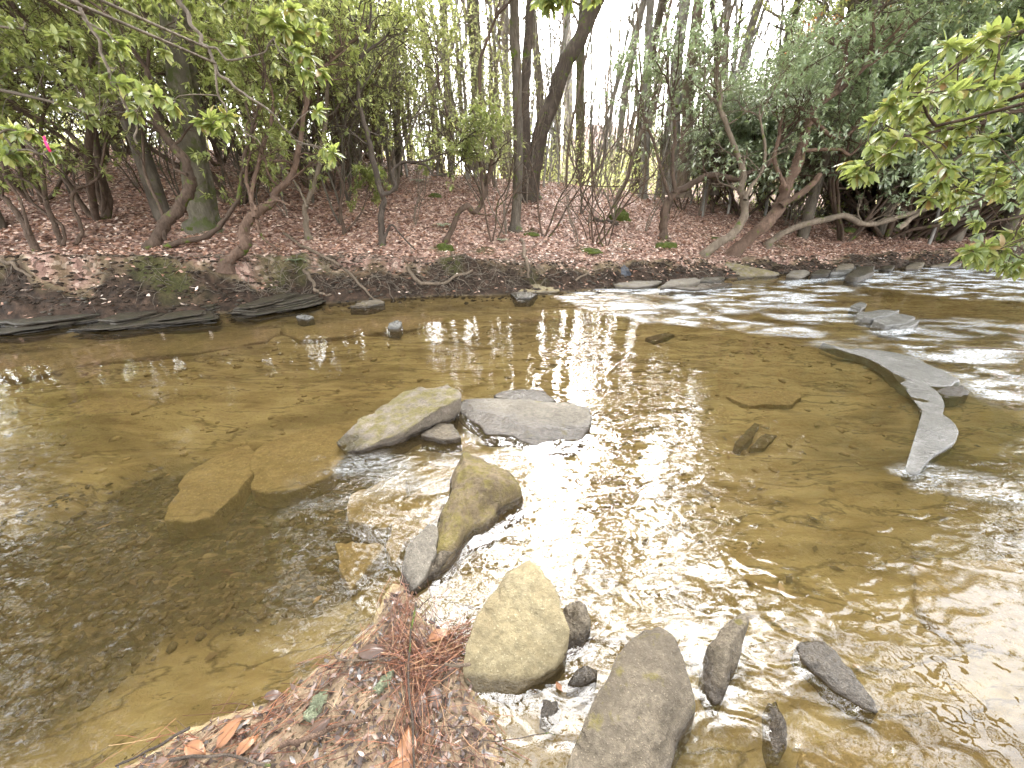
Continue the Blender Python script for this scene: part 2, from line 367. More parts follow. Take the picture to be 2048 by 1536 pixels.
def ground_mat():
    m, t, out = mat('ground'); v = coords(t, src='Object')
    n = noise(t, v, 3, 6, .6); nf = noise(t, v, 30, 5, .7); nm = noise(t, v, 9, 5, .65)
    # leaf litter
    vo = N(t, 'TexVoronoi', i_Scale=17.0, i_Randomness=1.0); t.links.new(v, vo.inputs['Vector'])
    sep = N(t, 'SeparateColor'); t.links.new(vo.outputs['Color'], sep.inputs[0])
    lit = ramp(t, sep.outputs[0], [(0, (.07, .038, .028)), (.4, (.22, .13, .1)), (.75, (.36, .23, .18)), (1, (.5, .38, .3))])
    lit = mixc(t, ramp(t, nf, [(.5, (0, 0, 0)), (.75, (1, 1, 1))]), lit, (.06, .035, .025))
    dirt = ramp(t, nm, [(.3, (.012, .008, .005)), (.5, (.035, .022, .014)), (.7, (.085, .052, .034))])
    moss = ramp(t, nf, [(.3, (.025, .028, .008)), (.6, (.07, .075, .018)), (.8, (.12, .13, .03))])
    sand = ramp(t, nf, [(.25, (.1, .068, .04)), (.5, (.23, .165, .105)), (.8, (.36, .275, .19))])
    wv = coords(t, (.7, 2.4, 1)); nb = noise(t, wv, 2.2, 7, .62, .8); nb2 = noise(t, wv, 9, 6, .7, 1.2)
    bed = ramp(t, nb, [(.25, (.15, .1, .042)), (.42, (.31, .235, .115)), (.58, (.42, .34, .18)), (.78, (.52, .43, .26))])
    crack = ramp(t, nb2, [(.34, (1, 1, 1)), (.42, (0, 0, 0))])
    bed = mixc(t, math_(t, 'MULTIPLY', crack, .75), bed, (.05, .035, .014)); rl = noise(t, coords(t, (.45, 1.6, 1)), 1.6, 6, .55, .4); lines = ramp(t, math_(t, 'ABSOLUTE', math_(t, 'SUBTRACT', rl, .5)), [(0, (1, 1, 1)), (.014, (0, 0, 0))]); bed = mixc(t, math_(t, 'MULTIPLY', lines, .7), bed, (.045, .03, .013)); big = noise(t, coords(t, (.5, 1.3, 1)), 1.1, 4, .6, .6); bed = mixc(t, math_(t, 'MULTIPLY', ramp(t, big, [(.5, (0, 0, 0)), (.62, (1, 1, 1))]), .55), bed, (.1, .07, .03))
    vp = N(t, 'TexVoronoi', i_Scale=26.0); t.links.new(coords(t, (.8, 1.5, 1)), vp.inputs['Vector']); sp = N(t, 'SeparateColor'); t.links.new(vp.outputs['Color'], sp.inputs[0])
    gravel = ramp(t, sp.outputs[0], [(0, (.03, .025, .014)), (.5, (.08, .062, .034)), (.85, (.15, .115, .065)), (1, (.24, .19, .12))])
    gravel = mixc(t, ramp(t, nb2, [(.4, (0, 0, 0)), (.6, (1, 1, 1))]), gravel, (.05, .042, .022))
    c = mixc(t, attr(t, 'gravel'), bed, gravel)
    c = mixc(t, attr(t, 'land'), c, lit); c = mixc(t, attr(t, 'dirt'), c, dirt)
    c = mixc(t, attr(t, 'sand'), c, sand); c = mixc(t, attr(t, 'moss'), c, moss)
    h = math_(t, 'ADD', nf, math_(t, 'MULTIPLY', nm, 1.5))
    pbsdf(t, out, c, .85, bump(t, h, .02, .8), .25); return m
M['ground'] = ground_mat()

def water_mat():
    m, t, out = mat('water'); rf = attr(t, 'riffle'); calm = attr(t, 'wave'); fo = attr(t, 'foam')
    v1 = coords(t, (.8, 1.25, 1)); v2 = coords(t, (1, 1.5, 1))
    a = noise(t, v1, 5.5, 0, .5, .6); b = noise(t, v1, 12, 0, .5, 1.0); c = noise(t, v2, 30, 0, .5, .4)
    h1 = math_(t, 'MULTIPLY', a, .0065); h2 = math_(t, 'MULTIPLY', b, .0030); h3 = math_(t, 'MULTIPLY', c, .0003)
    h = math_(t, 'MULTIPLY', math_(t, 'ADD', math_(t, 'ADD', h1, h2), h3), calm)
    d = noise(t, v2, 13, 2, .55, .9); e = math_(t, 'MULTIPLY', math_(t, 'MULTIPLY', d, .016), rf)
    nrm = bump(t, math_(t, 'ADD', h, e), 1.0)
    fr = N(t, 'Fresnel', i_IOR=1.6); t.links.new(nrm, fr.inputs['Normal'])
    gl = N(t, 'BsdfGlossy', i_Roughness=.015); t.links.new(nrm, gl.inputs['Normal'])
    tr = N(t, 'BsdfTransparent'); tr.inputs[0].default_value = (.96, .9, .74, 1)
    mx = N(t, 'MixShader'); t.links.new(fr.outputs[0], mx.inputs[0]); t.links.new(tr.outputs[0], mx.inputs[1]); t.links.new(gl.outputs[0], mx.inputs[2])
    fm = noise(t, coords(t, (.6, 1.9, 1)), 26, 6, .75, 1.8); k = math_(t, 'MULTIPLY', ramp(t, fm, [(.46, (0, 0, 0)), (.56, (1, 1, 1))]), fo, clamp=True)
    df = N(t, 'BsdfDiffuse'); df.inputs[0].default_value = (.75, .78, .8, 1)
    m2 = N(t, 'MixShader'); t.links.new(k, m2.inputs[0]); t.links.new(mx.outputs[0], m2.inputs[1]); t.links.new(df.outputs[0], m2.inputs[2])
    sil = N(t, 'BsdfDiffuse'); sil.inputs[0].default_value = (.34, .235, .09, 1)      # fine silt carried in the water
    m0 = N(t, 'MixShader', i_Fac=.06); t.links.new(tr.outputs[0], m0.inputs[1]); t.links.new(sil.outputs[0], m0.inputs[2]); t.links.new(m0.outputs[0], mx.inputs[1])
    t.links.new(m2.outputs[0], out.inputs[0]); return m
M['water'] = water_mat()

# ------------------------------------------------------------------ tagging
def tag(o, label=None, cat=None, group=None, kind=None):
    if label: o['label'] = label
    if cat: o['category'] = cat
    if group: o['group'] = group
    if kind: o['kind'] = kind
    return o
def empty(name, loc, rz=0):
    o = bpy.data.objects.new(name, None); o.empty_display_size = .1; COL.objects.link(o)
    o.location = tuple(float(x) for x in loc); o.rotation_euler = (0, 0, rz); return o
def copy_tree(o, loc, rz, s, label=None):
    c = o.copy(); COL.objects.link(c); c.location = tuple(float(x) for x in loc); c.rotation_euler = (0, 0, rz); c.scale = (s, s, s)
    if label: c['label'] = label
    for ch in o.children:
        k = ch.copy(); COL.objects.link(k); k.parent = c
    return c

# ================================================================== GROUND
def axis(segs):
    out = [segs[0][0]]
    for a, b, st in segs:
        n = max(1, int(round((b-a)/st))); out += list(np.linspace(a, b, n+1)[1:])
    return np.array(out)
def gridmesh(xs, ys, zf):
    X, Y = np.meshgrid(xs, ys); Z = zf(X, Y); V = np.stack([X, Y, Z], -1).reshape(-1, 3)
    nx, ny = len(xs), len(ys); i = np.arange(ny-1)[:, None]*nx; j = np.arange(nx-1)[None, :]
    F = np.stack([i+j, i+j+1, i+nx+j+1, i+nx+j], -1).reshape(-1, 4)
    return X, Y, Z, V, F
xs = axis([(-220,-60,20),(-60,-20,3),(-20,-9,.35),(-9,-2,.06),(-2,2,.03),(2,14,.07),(14,24,.4),(24,60,3),(60,220,20)])
ys = axis([(-60,-6,6),(-6,.2,.3),(.2,2.6,.03),(2.6,5,.06),(5,9.5,.032),(9.5,13,.05),(13,20,.25),(20,60,2),(60,300,20)])
X, Y, Z, V, F = gridmesh(xs, ys, H)
s_ = sdist(X, Y); nb = sdpoly(X, Y, NEAR)+.04*fbm(X*6, Y*6, s=41)
land = sstep(.36, .56, s_+.3*fbm(X*2.5, Y*2.5, s=42))
dirt = sstep(-.05, .03, s_)*(1-land)
dirt = np.maximum(dirt, .6*sstep(.1, .5, fbm(X*1.3, Y*1.3, s=43))*land*(s_ < 3)*.5)
sand = (1-sstep(-.02, .03, nb))*(Z > -.004)
sand = np.maximum(sand, (Y < .1)*1.0)
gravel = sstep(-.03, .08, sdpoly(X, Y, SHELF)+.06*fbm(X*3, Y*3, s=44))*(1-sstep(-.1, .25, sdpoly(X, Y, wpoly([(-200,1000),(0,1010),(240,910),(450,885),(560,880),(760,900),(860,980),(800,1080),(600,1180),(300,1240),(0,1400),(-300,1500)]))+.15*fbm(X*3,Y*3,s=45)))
moss = .6*sstep(.28, .5, fbm(X*1.7, Y*1.7, s=46))*sstep(.12, .35, s_)*(1-sstep(.9, 1.3, s_))
for (a, b, r) in [(400,452,.35),(890,500,.3),(905,515,.25),(1060,465,.25),(1170,500,.3),(1250,490,.3),(1330,490,.28),(1420,475,.3),(600,520,.2),(545,545,.3),(1690,460,.5),(1860,480,.6),(300,515,.3),(340,560,.3),(650,520,.2),(970,500,.25),(1560,490,.4),(1100,350,.3),(1700,470,.6),(1480,540,.3)]:
    g = ground_at(a, b); d = np.hypot(X-g[0], (Y-g[1]))/r
    moss = np.maximum(moss, (1-sstep(.5, 1.1, d+.4*fbm(X*7, Y*7, s=47))))
moss = moss*(s_ > 0.05)
mb = MB(); mb.add(V, F)
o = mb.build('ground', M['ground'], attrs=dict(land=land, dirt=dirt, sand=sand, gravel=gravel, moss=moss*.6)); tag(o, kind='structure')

# ================================================================== WATER
RIF = [([(1100,592),(1200,578),(1450,572),(1660,556),(1720,590),(1600,610),(1480,628),(1380,640),(1280,642),(1160,606)], 1.0, .12, .8),
       ([(1640,552),(1760,538),(2100,530),(2100,600),(1900,595),(1750,575)], 1.0, .2, 1.0),
       ([(1480,655),(1800,640),(2100,640),(2100,850),(1980,790),(1900,735),(1800,700),(1640,690)], .55, .15, .45),
       ([(1800,650),(1900,690),(2100,680),(2100,850),(2000,810),(1890,740),(1760,680)], 1.0, .15, 1.0),
       ([(600,960),(700,915),(900,905),(1050,900),(1060,930),(900,960),(700,1010),(600,1000)], .55, .08, .25),
       ([(1770,935),(1850,925),(2000,950),(2050,1000),(1850,985)], .7, .06, .5),
       ([(1150,606),(1300,600),(1480,640),(1640,660),(1500,665),(1300,640),(1200,625)], .8, .08, .9),
       ([(1480,610),(1700,615),(1840,660),(1750,670),(1600,650)], .7, .1, .7),
       ([(1700,985),(1900,960),(2050,1010),(1700,1010)], .2, .1, 0)]
xs = axis([(-45,-10,1.5),(-10,-3,.12),(-3,3,.03),(3,14,.06),(14,45,1.5)])
ys = axis([(-6,.2,.5),(.2,3,.03),(3,6,.04),(6,12,.05),(12,30,1)])
Xw, Yw = np.meshgrid(xs, ys); rif = np.zeros_like(Xw); foam = np.zeros_like(Xw)
for poly, st, sf, fo_ in RIF:
    d = sdpoly(Xw, Yw, wpoly(poly)); k = 1-sstep(-sf, sf, d+sf*1.2*fbm(Xw*2.5, Yw*2.5, s=51))
    rif = np.maximum(rif, k*st); foam = np.maximum(foam, k*fo_)
wave = (.55+.45*sstep(-.3, .3, fbm(Xw*.7, Yw*.9, s=52)))*(.55+.75*(1-sstep(1.2, 3.4, Yw)))
# quiet glassy water over the left pool and the still pocket behind the tan rock
q = 1-sstep(-.1, .1, sdpoly(Xw, Yw, wpoly([(760,1200),(880,1130),(960,1060),(1040,1040),(1040,1130),(960,1180),(920,1280),(840,1230)])))
wave = wave*(1-.75*q)
qr = 1-sstep(-.3, .5, sdpoly(Xw, Yw, wpoly([(-300,660),(600,640),(900,640),(800,720),(560,860),(-300,1000)]))); wave = wave*(1-.45*qr)
qr = 1-sstep(-.2, .3, sdpoly(Xw, Yw, wpoly([(1400,700),(1650,690),(1820,760),(1860,860),(1800,940),(1500,900)]))); wave = wave*(1-.5*qr)
foam = foam*sstep(-.15, .35, fbm(Xw*3, Yw*7, s=53))
zw = .022*rif*fbm(Xw*4, Yw*8, s=54, o=4)+.004*fbm(Xw*1.5, Yw*2.5, s=55, o=2)*(np.abs(Xw) < 14)
_, _, _, V, F = gridmesh(xs, ys, lambda a, b: zw)
mb = MB(); mb.add(V, F)
o = mb.build('water', M['water'], attrs=dict(riffle=rif, wave=wave, foam=foam)); tag(o, kind='structure')

# ================================================================== ROCKS
def ring_resample(P, n):
    P = np.asarray(P); Q = np.vstack([P, P[:1]]); d = np.concatenate([[0], np.cumsum(np.linalg.norm(np.diff(Q[:, :2], axis=0), axis=1))])
    t = np.linspace(0, d[-1], n, endpoint=False)
    return np.stack([np.interp(t, d, Q[:, k]) for k in range(3)], -1)
def stack(name, label, px, mat_, z, nl, seed, bot=-.08, cat='rock ledge', th=.03, tilt=0.0, step=.0):
    r = random.Random(seed); pts = np.array([G(p[0], p[1], z) for p in px]); c0 = pts.mean(0); mb = MB(); n = 90; j = np.arange(n); k2 = (j+1) % n
    size = math.sqrt(np.ptp(pts[:, 0])*np.ptp(pts[:, 1])); zc = bot
    while zc < z-.004:
        h = th*r.uniform(.5, 1.6); h = min(h, z-zc); fr = (zc-bot)/(z-bot); sh = (1-.18*fr*r.uniform(.3, 1.6))
        R_ = ring_resample(pts, n); R_[:, :2] = c0[:2]+(R_[:, :2]-c0[:2])*sh+[r.gauss(0, .05)*size*fr, r.gauss(0, .04)*size*fr]
        c = R_.mean(0); o_ = norm((R_-c)*[1, 1, 0]); R_ += o_*(size*.13*fbm(R_[:, 0]*3.5+seed, R_[:, 1]*3.5, np.full(n, zc*60), s=seed, o=5))[:, None]
        rings = []
        for f, dz in [(.02, 0), (.3, 0), (.6, 0), (.85, 0), (.97, -.02), (1, -.25), (1.0, -.6), (.97, -1), (.9, -1.2)]:
            q = c+(R_-c)*f; q[:, 2] = zc+h+dz*h+tilt*(q[:, 0]-c0[0])+step*(q[:, 1]-c0[1])+h*.35*fbm(q[:, 0]*7, q[:, 1]*7, q[:, 2]*7, s=seed+3); rings.append(q)
        F = np.vstack([np.stack([a*n+j, (a+1)*n+j, (a+1)*n+k2, a*n+k2], -1) for a in range(len(rings)-1)])
        mb.add(np.vstack(rings), F); mb.add(rings[0], np.array([np.arange(n)])); zc += h
    return tag(mb.build(name, M[mat_], base=(c0[0], c0[1], bot)), label, cat)
def rock(name, label, px, mat_, z=.05, dome=.02, bot=-.2, flare=1.04, seed=1, lump=.012, n=84, cat='rock', group=None, layers=0.0, rnd=.35, hk=3.0, parent=None, corner=1, jag=.02):
    R = np.array([G(p[0], p[1], p[2] if len(p) > 2 else z) for p in px])
    R = ring_resample(R, n)
    for _ in range(corner): R = (R+.5*(np.roll(R, 1, 0)+np.roll(R, -1, 0)))/2
    size = np.sqrt(np.ptp(R[:, 0])*np.ptp(R[:, 1])); c = R.mean(0)
    A = np.c_[R[:, :2]-c[:2], np.ones(n)]; co = np.linalg.lstsq(A, R[:, 2], rcond=None)[0]
    rad = np.linalg.norm(R[:, :2]-c[:2], axis=1)[:, None]
    out2 = (R-c); out2[:, 2] = 0; on = out2/(rad+1e-9)
    R = R+on*(size*.035*vn(R[:, 0]*9/size*.6, R[:, 1]*9/size*.6, s=seed)+size*jag*fbm(R[:, 0]*9/size, R[:, 1]*9/size, s=seed+2, o=5))[:, None]
    K = 14 if n < 84 else 30; V = [np.array([[c[0], c[1], co[2]+dome]])]; idx = [0]
    for k in range(1, K+1):
        f = k/K; q = c+(R-c)*f; pl = co[0]*(q[:, 0]-c[0])+co[1]*(q[:, 1]-c[1])+co[2]
        zz = pl*(1-f**3)+R[:, 2]*f**3 + dome*(1-f**hk)
        q[:, 2] = zz; V.append(q)
    top = V[-1]; h = np.maximum(top[:, 2]-bot, .02)
    for k, (dz, off) in enumerate([(.06, .5), (.16, .85), (.32, 1), (.5, 1.0), (.68, 1.0), (.85, 1.0), (1, .9)]):
        q = top.copy(); q[:, 2] = top[:, 2]-h*dz
        q[:, :2] = c[:2]+(top[:, :2]-c[:2])*(1+(flare-1)*dz) + on[:, :2]*(size*.02*rnd*off)
        if layers: q[:, :2] += on[:, :2]*(layers*vn(q[:, 2]*90, np.full(n, seed*3.3), R[:, 0]*2, s=seed+5))[:, None]
        V.append(q)
    allv = np.vstack(V); sc = 2.2/max(size, .05)
    nz = fbm(allv[:, 0]*sc, allv[:, 1]*sc, allv[:, 2]*sc*1.5, s=seed+9, o=5)
    rid = -np.abs(fbm(allv[:, 0]*sc*1.1+5, allv[:, 1]*sc*.6, allv[:, 2]*sc, s=seed+10, o=4))
    fine = fbm(allv[:, 0]*sc*6, allv[:, 1]*sc*6, allv[:, 2]*sc*6, s=seed+20, o=4); allv[:, 2] += lump*(1.5*nz+1.9*rid+.5+1.0*fine)
    out3 = allv-c; out3[:, 2] = 0; allv += norm(out3)*(lump*.6*nz)[:, None]*(np.linalg.norm(out3, axis=1)[:, None] > size*.2)
    m = len(V)-1; Fq = []; j = np.arange(n); k2 = (j+1) % n
    tri = np.stack([np.zeros(n, int), 1+j, 1+k2], -1)
    for r in range(m-1): Fq.append(np.stack([1+r*n+j, 1+(r+1)*n+j, 1+(r+1)*n+k2, 1+r*n+k2], -1))
    mb = MB(); mb.v = [allv]; mb.n = len(allv); mb.f = [tri, np.vstack(Fq)]
    base = (c[0], c[1], bot) if parent is None else (0, 0, 0)
    if parent is not None:
        o = mb.build(name, M[mat_], parent, base=parent.location[:]); return o
    o = mb.build(name, M[mat_], base=base)
    return tag(o, label, cat, group)

rock('boulder', 'large smooth tan boulder with a pointed top and scalloped lower edge, beside the needle pile',
     [(1055,1117,.16),(1078,1128,.17),(1108,1180,.17),(1130,1235,.15),(1137,1262,.13),(1132,1295,.09),(1108,1335,.05),(1065,1368,.02),(1020,1388,.0),(985,1393,-.01),(950,1385,.0),(932,1372,.01),(925,1340,.05),(930,1290,.08),(938,1262,.1),(962,1215,.12),(1010,1152,.14)],
     'rock_tan', dome=.035, seed=2, lump=.008, flare=.97, hk=4, n=110)
rock('boulder', 'lumpy brown boulder with yellow moss standing up in midstream, below the tilted slab',
     [(925,908,.02),(948,912,.06),(985,925,.1),(1022,945,.1),(1040,968,.09),(1043,990,.04),(1030,1012,.0),(990,1045,.0),(955,1068,.0),(930,1092,.0),(905,1130,.0),(870,1158,.0),(855,1152,.01),(872,1090,.03),(882,1040,.02),(888,990,.02),(902,945,.02)],
     'rock_mossy', dome=.10, seed=5, lump=.03, flare=1.1, hk=2.2, n=110)
rock('slab', 'thick lichen-crusted slab tilted up on its right end in midstream',
     [(680,885,.0),(690,868,.02),(720,842,.05),(762,813,.08),(800,790,.11),(840,778,.13),(885,775,.15),(920,784,.16),(925,795,.15),(908,806,.15),(878,820,.135),(842,842,.11),(805,862,.08),(768,880,.05),(735,896,.02),(700,906,-.01)],
     'rock_lichen', dome=.0, bot=-.12, seed=8, lump=.02, flare=.9, layers=.016, jag=.05, n=110, cat='rock slab')
rock('slab', 'brown wedge of rock shaded beneath the tilted lichen-crusted slab', [(840,870),(880,845),(905,850),(925,875),(890,880)], 'rock_brown', z=.03, dome=.01, seed=9, lump=.006, cat='rock slab')
rock('slab', 'broad flat grey slab with a wet rounded right end in midstream',
     [(908,812,.005),(930,800,.02),(952,797,.03),(1010,797,.045),(1080,802,.055),(1140,806,.06),(1178,814,.06),(1190,832,.05),(1183,858,.02),(1165,880,.0),(1140,892,-.01),(1092,894,-.01),(1062,886,.0),(1010,872,.005),(970,866,.003),(958,852,.002),(935,838,.0)],
     'rock_grey', dome=.012, bot=-.2, seed=12, lump=.007, flare=.96, layers=.01, jag=.03, n=120, cat='rock slab')
rock('slab', 'low grey slab lying behind the broad flat midstream slab', [(988,792),(1000,782),(1040,779),(1085,781),(1112,803),(1060,806),(1010,800)], 'rock_grey', z=.012, dome=.006, seed=13, lump=.004, cat='rock slab')
rock('slab', 'small grey-brown plate of rock leaning against the lumpy brown boulder',
     [(858,1048,.08),(878,1055,.09),(872,1098,.08),(845,1160,.04),(822,1185,.02),(803,1180,.0),(803,1120,.03),(815,1090,.06)], 'rock_grey', dome=.012, seed=14, lump=.006, cat='rock slab')
rock('rock', 'dark wet rock at the foot of the small leaning plate', [(850,1130,.03),(880,1110,.04),(915,1100,.03),(900,1130,.0),(875,1158,.0),(850,1165,.0),(830,1190,.0),(838,1160,.02)], 'rock_brown', dome=.03, seed=15, lump=.015)
rock('rock', 'small brown rock tucked behind the right side of the tan boulder', [(1128,1215,.05),(1150,1200,.06),(1170,1205,.06),(1182,1238,.05),(1181,1270,.02),(1150,1300,.0),(1130,1310,.0),(1122,1260,.03)], 'rock_brown', dome=.02, seed=16, lump=.01)
rock('boulder', 'long grey-brown boulder with a blunt upper end running off the bottom of the view',
     [(1318,1252,.02),(1345,1268,.05),(1368,1315,.06),(1384,1370,.06),(1383,1420,.04),(1362,1480,.03),(1335,1545,.03),(1310,1640,.02),(1110,1640,.02),(1140,1540,.04),(1165,1470,.06),(1190,1400,.06),(1225,1335,.07),(1262,1285,.06),(1292,1260,.04)],
     'rock_brown', dome=.055, seed=18, lump=.014, flare=1.08, hk=2.6, n=120)
rock('rock', 'narrow pointed rock with a ridge, right of the long boulder',
     [(1490,1227,.06),(1497,1248,.06),(1482,1300,.05),(1468,1340,.03),(1445,1398,.0),(1428,1412,.0),(1410,1375,.0),(1406,1330,.01),(1420,1290,.04),(1452,1250,.06)], 'rock_brown', dome=.05, seed=20, lump=.014, hk=1.6)
rock('slab', 'thin flat brown slab barely above the water, rightmost in the foreground',
     [(1590,1288),(1612,1280),(1650,1283),(1685,1315),(1712,1355),(1745,1395),(1756,1422),(1735,1418),(1700,1400),(1650,1362),(1610,1322)], 'rock_grey', z=.008, dome=.014, bot=-.25, flare=.98, seed=21, lump=.006, cat='rock slab')
rock('rock', 'dark smooth pebble-like rock between the tan boulder and the long boulder', [(1134,1368),(1150,1342),(1172,1332),(1195,1340),(1192,1358),(1165,1370)], 'rock_grey', z=.006, dome=.012, seed=22, lump=.004)
rock('rock', 'little submerged shard in the dark pool below the tan boulder', [(1085,1400),(1115,1403),(1120,1420),(1095,1440),(1080,1432)], 'rock_grey', z=.0, dome=.006, seed=23, lump=.004)
rock('slab', 'wet dark sliver of rock near the bottom, right of the long boulder', [(1535,1405),(1552,1400),(1572,1450),(1572,1500),(1550,1510),(1538,1470)], 'rock_brown', z=-.004, dome=.008, bot=-.25, flare=.98, seed=24, lump=.008, cat='rock slab')
# curved ledge on the right
rock('ledge', 'upper part of the curved pale ledge, thinly washed by the current',
     [(1640,684,.0),(1690,697),(1725,698),(1760,700),(1800,707),(1845,724),(1885,743),(1925,764,.004),(1900,770,.002),(1868,772),(1838,768),(1806,754),(1772,735),(1735,715),(1690,703,.0)], 'rock_ledge', z=.006, dome=.004, bot=-.08, seed=30, lump=.006, layers=.006, cat='rock ledge', n=140, corner=3, jag=.015)
rock('ledge', 'lower part of the curved pale ledge, with an undercut dark right side',
     [(1770,730,.003),(1800,742,.006),(1840,760,.01),(1868,775,.012),(1884,790,.016),(1882,806,.018),(1890,822,.02),(1908,842,.024),(1916,858,.024),(1910,875,.024),(1888,892,.022),(1866,906,.02),(1850,925,.016),(1838,946,.01),(1824,953,.0),(1808,944,.0),(1814,925,.003),(1826,900,.005),(1838,876,.005),(1846,850,.005),(1850,820,.005),(1842,792,.005),(1822,768,.004),(1795,748,.002)], 'rock_ledge', dome=.002, bot=-.14, flare=.97, seed=31, lump=.007, layers=.012, jag=.015, cat='rock ledge', n=160, corner=4)
rock('rock', 'dark wet hump just behind the curved ledge', [(1875,782),(1895,772),(1925,772),(1938,785),(1915,797),(1890,795)], 'rock_brown', z=.002, dome=.006, seed=32, lump=.006)
# plates midstream right
k = 0
for (pts, z) in [([(1715,625),(1760,619),(1800,622),(1780,632),(1735,640),(1716,636)], .03), ([(1745,640),(1790,626),(1832,634),(1815,645),(1770,651)], .05), ([(1700,612),(1720,603),(1735,608),(1722,618)], .03), ([(1770,650),(1810,640),(1840,640),(1830,650),(1800,655)], .03), ([(1725,633),(1770,622),(1800,620),(1785,628),(1745,637)], .07)]:
    rock('slate_plate', ['left grey plate in the small stack above the curved ledge', 'middle tilted grey plate in the small stack above the curved ledge', 'tiny grey plate set apart behind the small midstream stack', 'lowest right grey plate in the small stack above the curved ledge', 'topmost grey plate in the small stack above the curved ledge'][k], pts, 'rock_ledge', z=z, dome=.006, bot=-.1, seed=40+k, lump=.006, n=48, cat='rock plate', group='plates of the midstream stack'); k += 1
# far edge
rock('slab', 'tan flat slab with a mossy top lying at the waterline below the centre bank', [(985,578,.03),(1000,570,.09),(1050,566,.10),(1100,565,.1),(1120,572,.08),(1115,583,.03),(1060,585,.02),(1010,588,.0),(988,588,.0)], 'rock_tan', dome=.02, seed=50, lump=.02, layers=.02, cat='rock slab')
rock('rock', 'dark broken rock in front of the tan waterline slab', [(1020,588),(1045,584),(1075,588),(1060,597),(1030,597)], 'rock_dark', z=.02, dome=.03, seed=51, lump=.015)
rock('boulder', 'pointed blue-grey boulder against the far bank', [(1208,566,.0),(1212,550,.16),(1228,534,.28),(1245,529,.32),(1258,540,.26),(1268,556,.1),(1268,566,.0),(1235,570,.0)], 'rock_blue', dome=.12, seed=52, lump=.02, hk=2)
rock('boulder', 'smaller blue-grey boulder right of the pointed one at the far bank', [(1252,560,.0),(1256,545,.14),(1268,539,.17),(1280,550,.12),(1282,562,.0),(1265,566,0)], 'rock_blue', dome=.06, seed=53, lump=.015, hk=2)
rock('slab', 'pale flat slab in front of the blue-grey boulders', [(1222,566),(1260,558),(1300,552),(1332,555),(1315,568),(1270,573),(1230,572)], 'rock_grey', z=.05, dome=.02, seed=54, lump=.01, cat='rock slab')
rock('slab', 'low pale slab at the waterline right of the flat slab', [(1320,572),(1345,556),(1385,552),(1400,560),(1380,568)], 'rock_grey', z=.07, dome=.02, seed=55, lump=.015, cat='rock slab')
rock('slab', 'thin brown slab awash below the big mossy slab', [(1340,576),(1380,568),(1440,563),(1465,568),(1440,574),(1390,580)], 'rock_brown', z=.02, dome=.01, seed=56, lump=.01, cat='rock slab')
rock('slab', 'thin dark slab wedged between the pale slabs and the big mossy slab', [(1385,563),(1420,552),(1452,553),(1440,562)], 'rock_dark', z=.05, dome=.02, seed=57, lump=.015, cat='rock slab')
rock('slab', 'big mossy tan slab dipping right into the water at the far bank', [(1425,548,.02),(1428,530,.22),(1445,524,.27),(1490,530,.22),(1530,540,.12),(1560,547,.06),(1550,554,.0),(1500,557,.0),(1450,556,.0)], 'rock_lichen', dome=.05, seed=58, lump=.02, layers=.02, cat='rock slab')
k = 0
for pts, z, mt, lb in [([(1660,545),(1672,534),(1700,530),(1712,535),(1700,546)], .08, 'rock_ledge', 'pale slate plate at the far waterline, left of the heap'), ([(1690,552),(1715,534),(1750,532),(1745,545),(1715,556)], .12, 'rock_dark', 'dark slate plate heaped at the far waterline'),
                 ([(1572,550),(1585,541),(1610,538),(1622,545),(1600,553)], .07, 'rock_grey', 'grey wet rock between the mossy slab and the slate heap'), ([(1622,548),(1640,538),(1662,541),(1655,549)], .08, 'rock_dark', 'small dark rock just left of the slate heap'),
                 ([(1672,538),(1682,528),(1705,527),(1708,534)], .13, 'rock_brown', 'small reddish rock perched above the slate heap'), ([(1760,536),(1772,530),(1790,531),(1785,538)], .07, 'rock_dark', 'small dark rock just right of the slate heap'),
                 ([(1810,533),(1830,525),(1850,526),(1838,534)], .09, 'rock_brown', 'small brown rock at the far waterline, right of the dark ones'), ([(1860,532),(1890,526),(1925,525),(1910,531)], .05, 'rock_brown', 'low brown slab at the far right waterline under the leaves'),
                 ([(775,655),(778,645),(795,641),(803,647),(798,656)], .022, 'rock_ledge', 'little pale wet stone sticking up in the calm water, left of centre'), ([(592,634),(610,630),(628,633),(615,638)], .015, 'rock_ledge', 'tiny pale stone barely breaking the surface near the left ledges'),
                 ([(700,612),(725,602),(760,600),(768,606),(730,613)], .03, 'rock_brown', 'low wet stone at the foot of the centre-left bank')]:
    rock('stone', lb, pts, mt, z=z, dome=.02, bot=-.12, seed=60+k, lump=.014, n=48, layers=.01, cat='rock'); k += 1
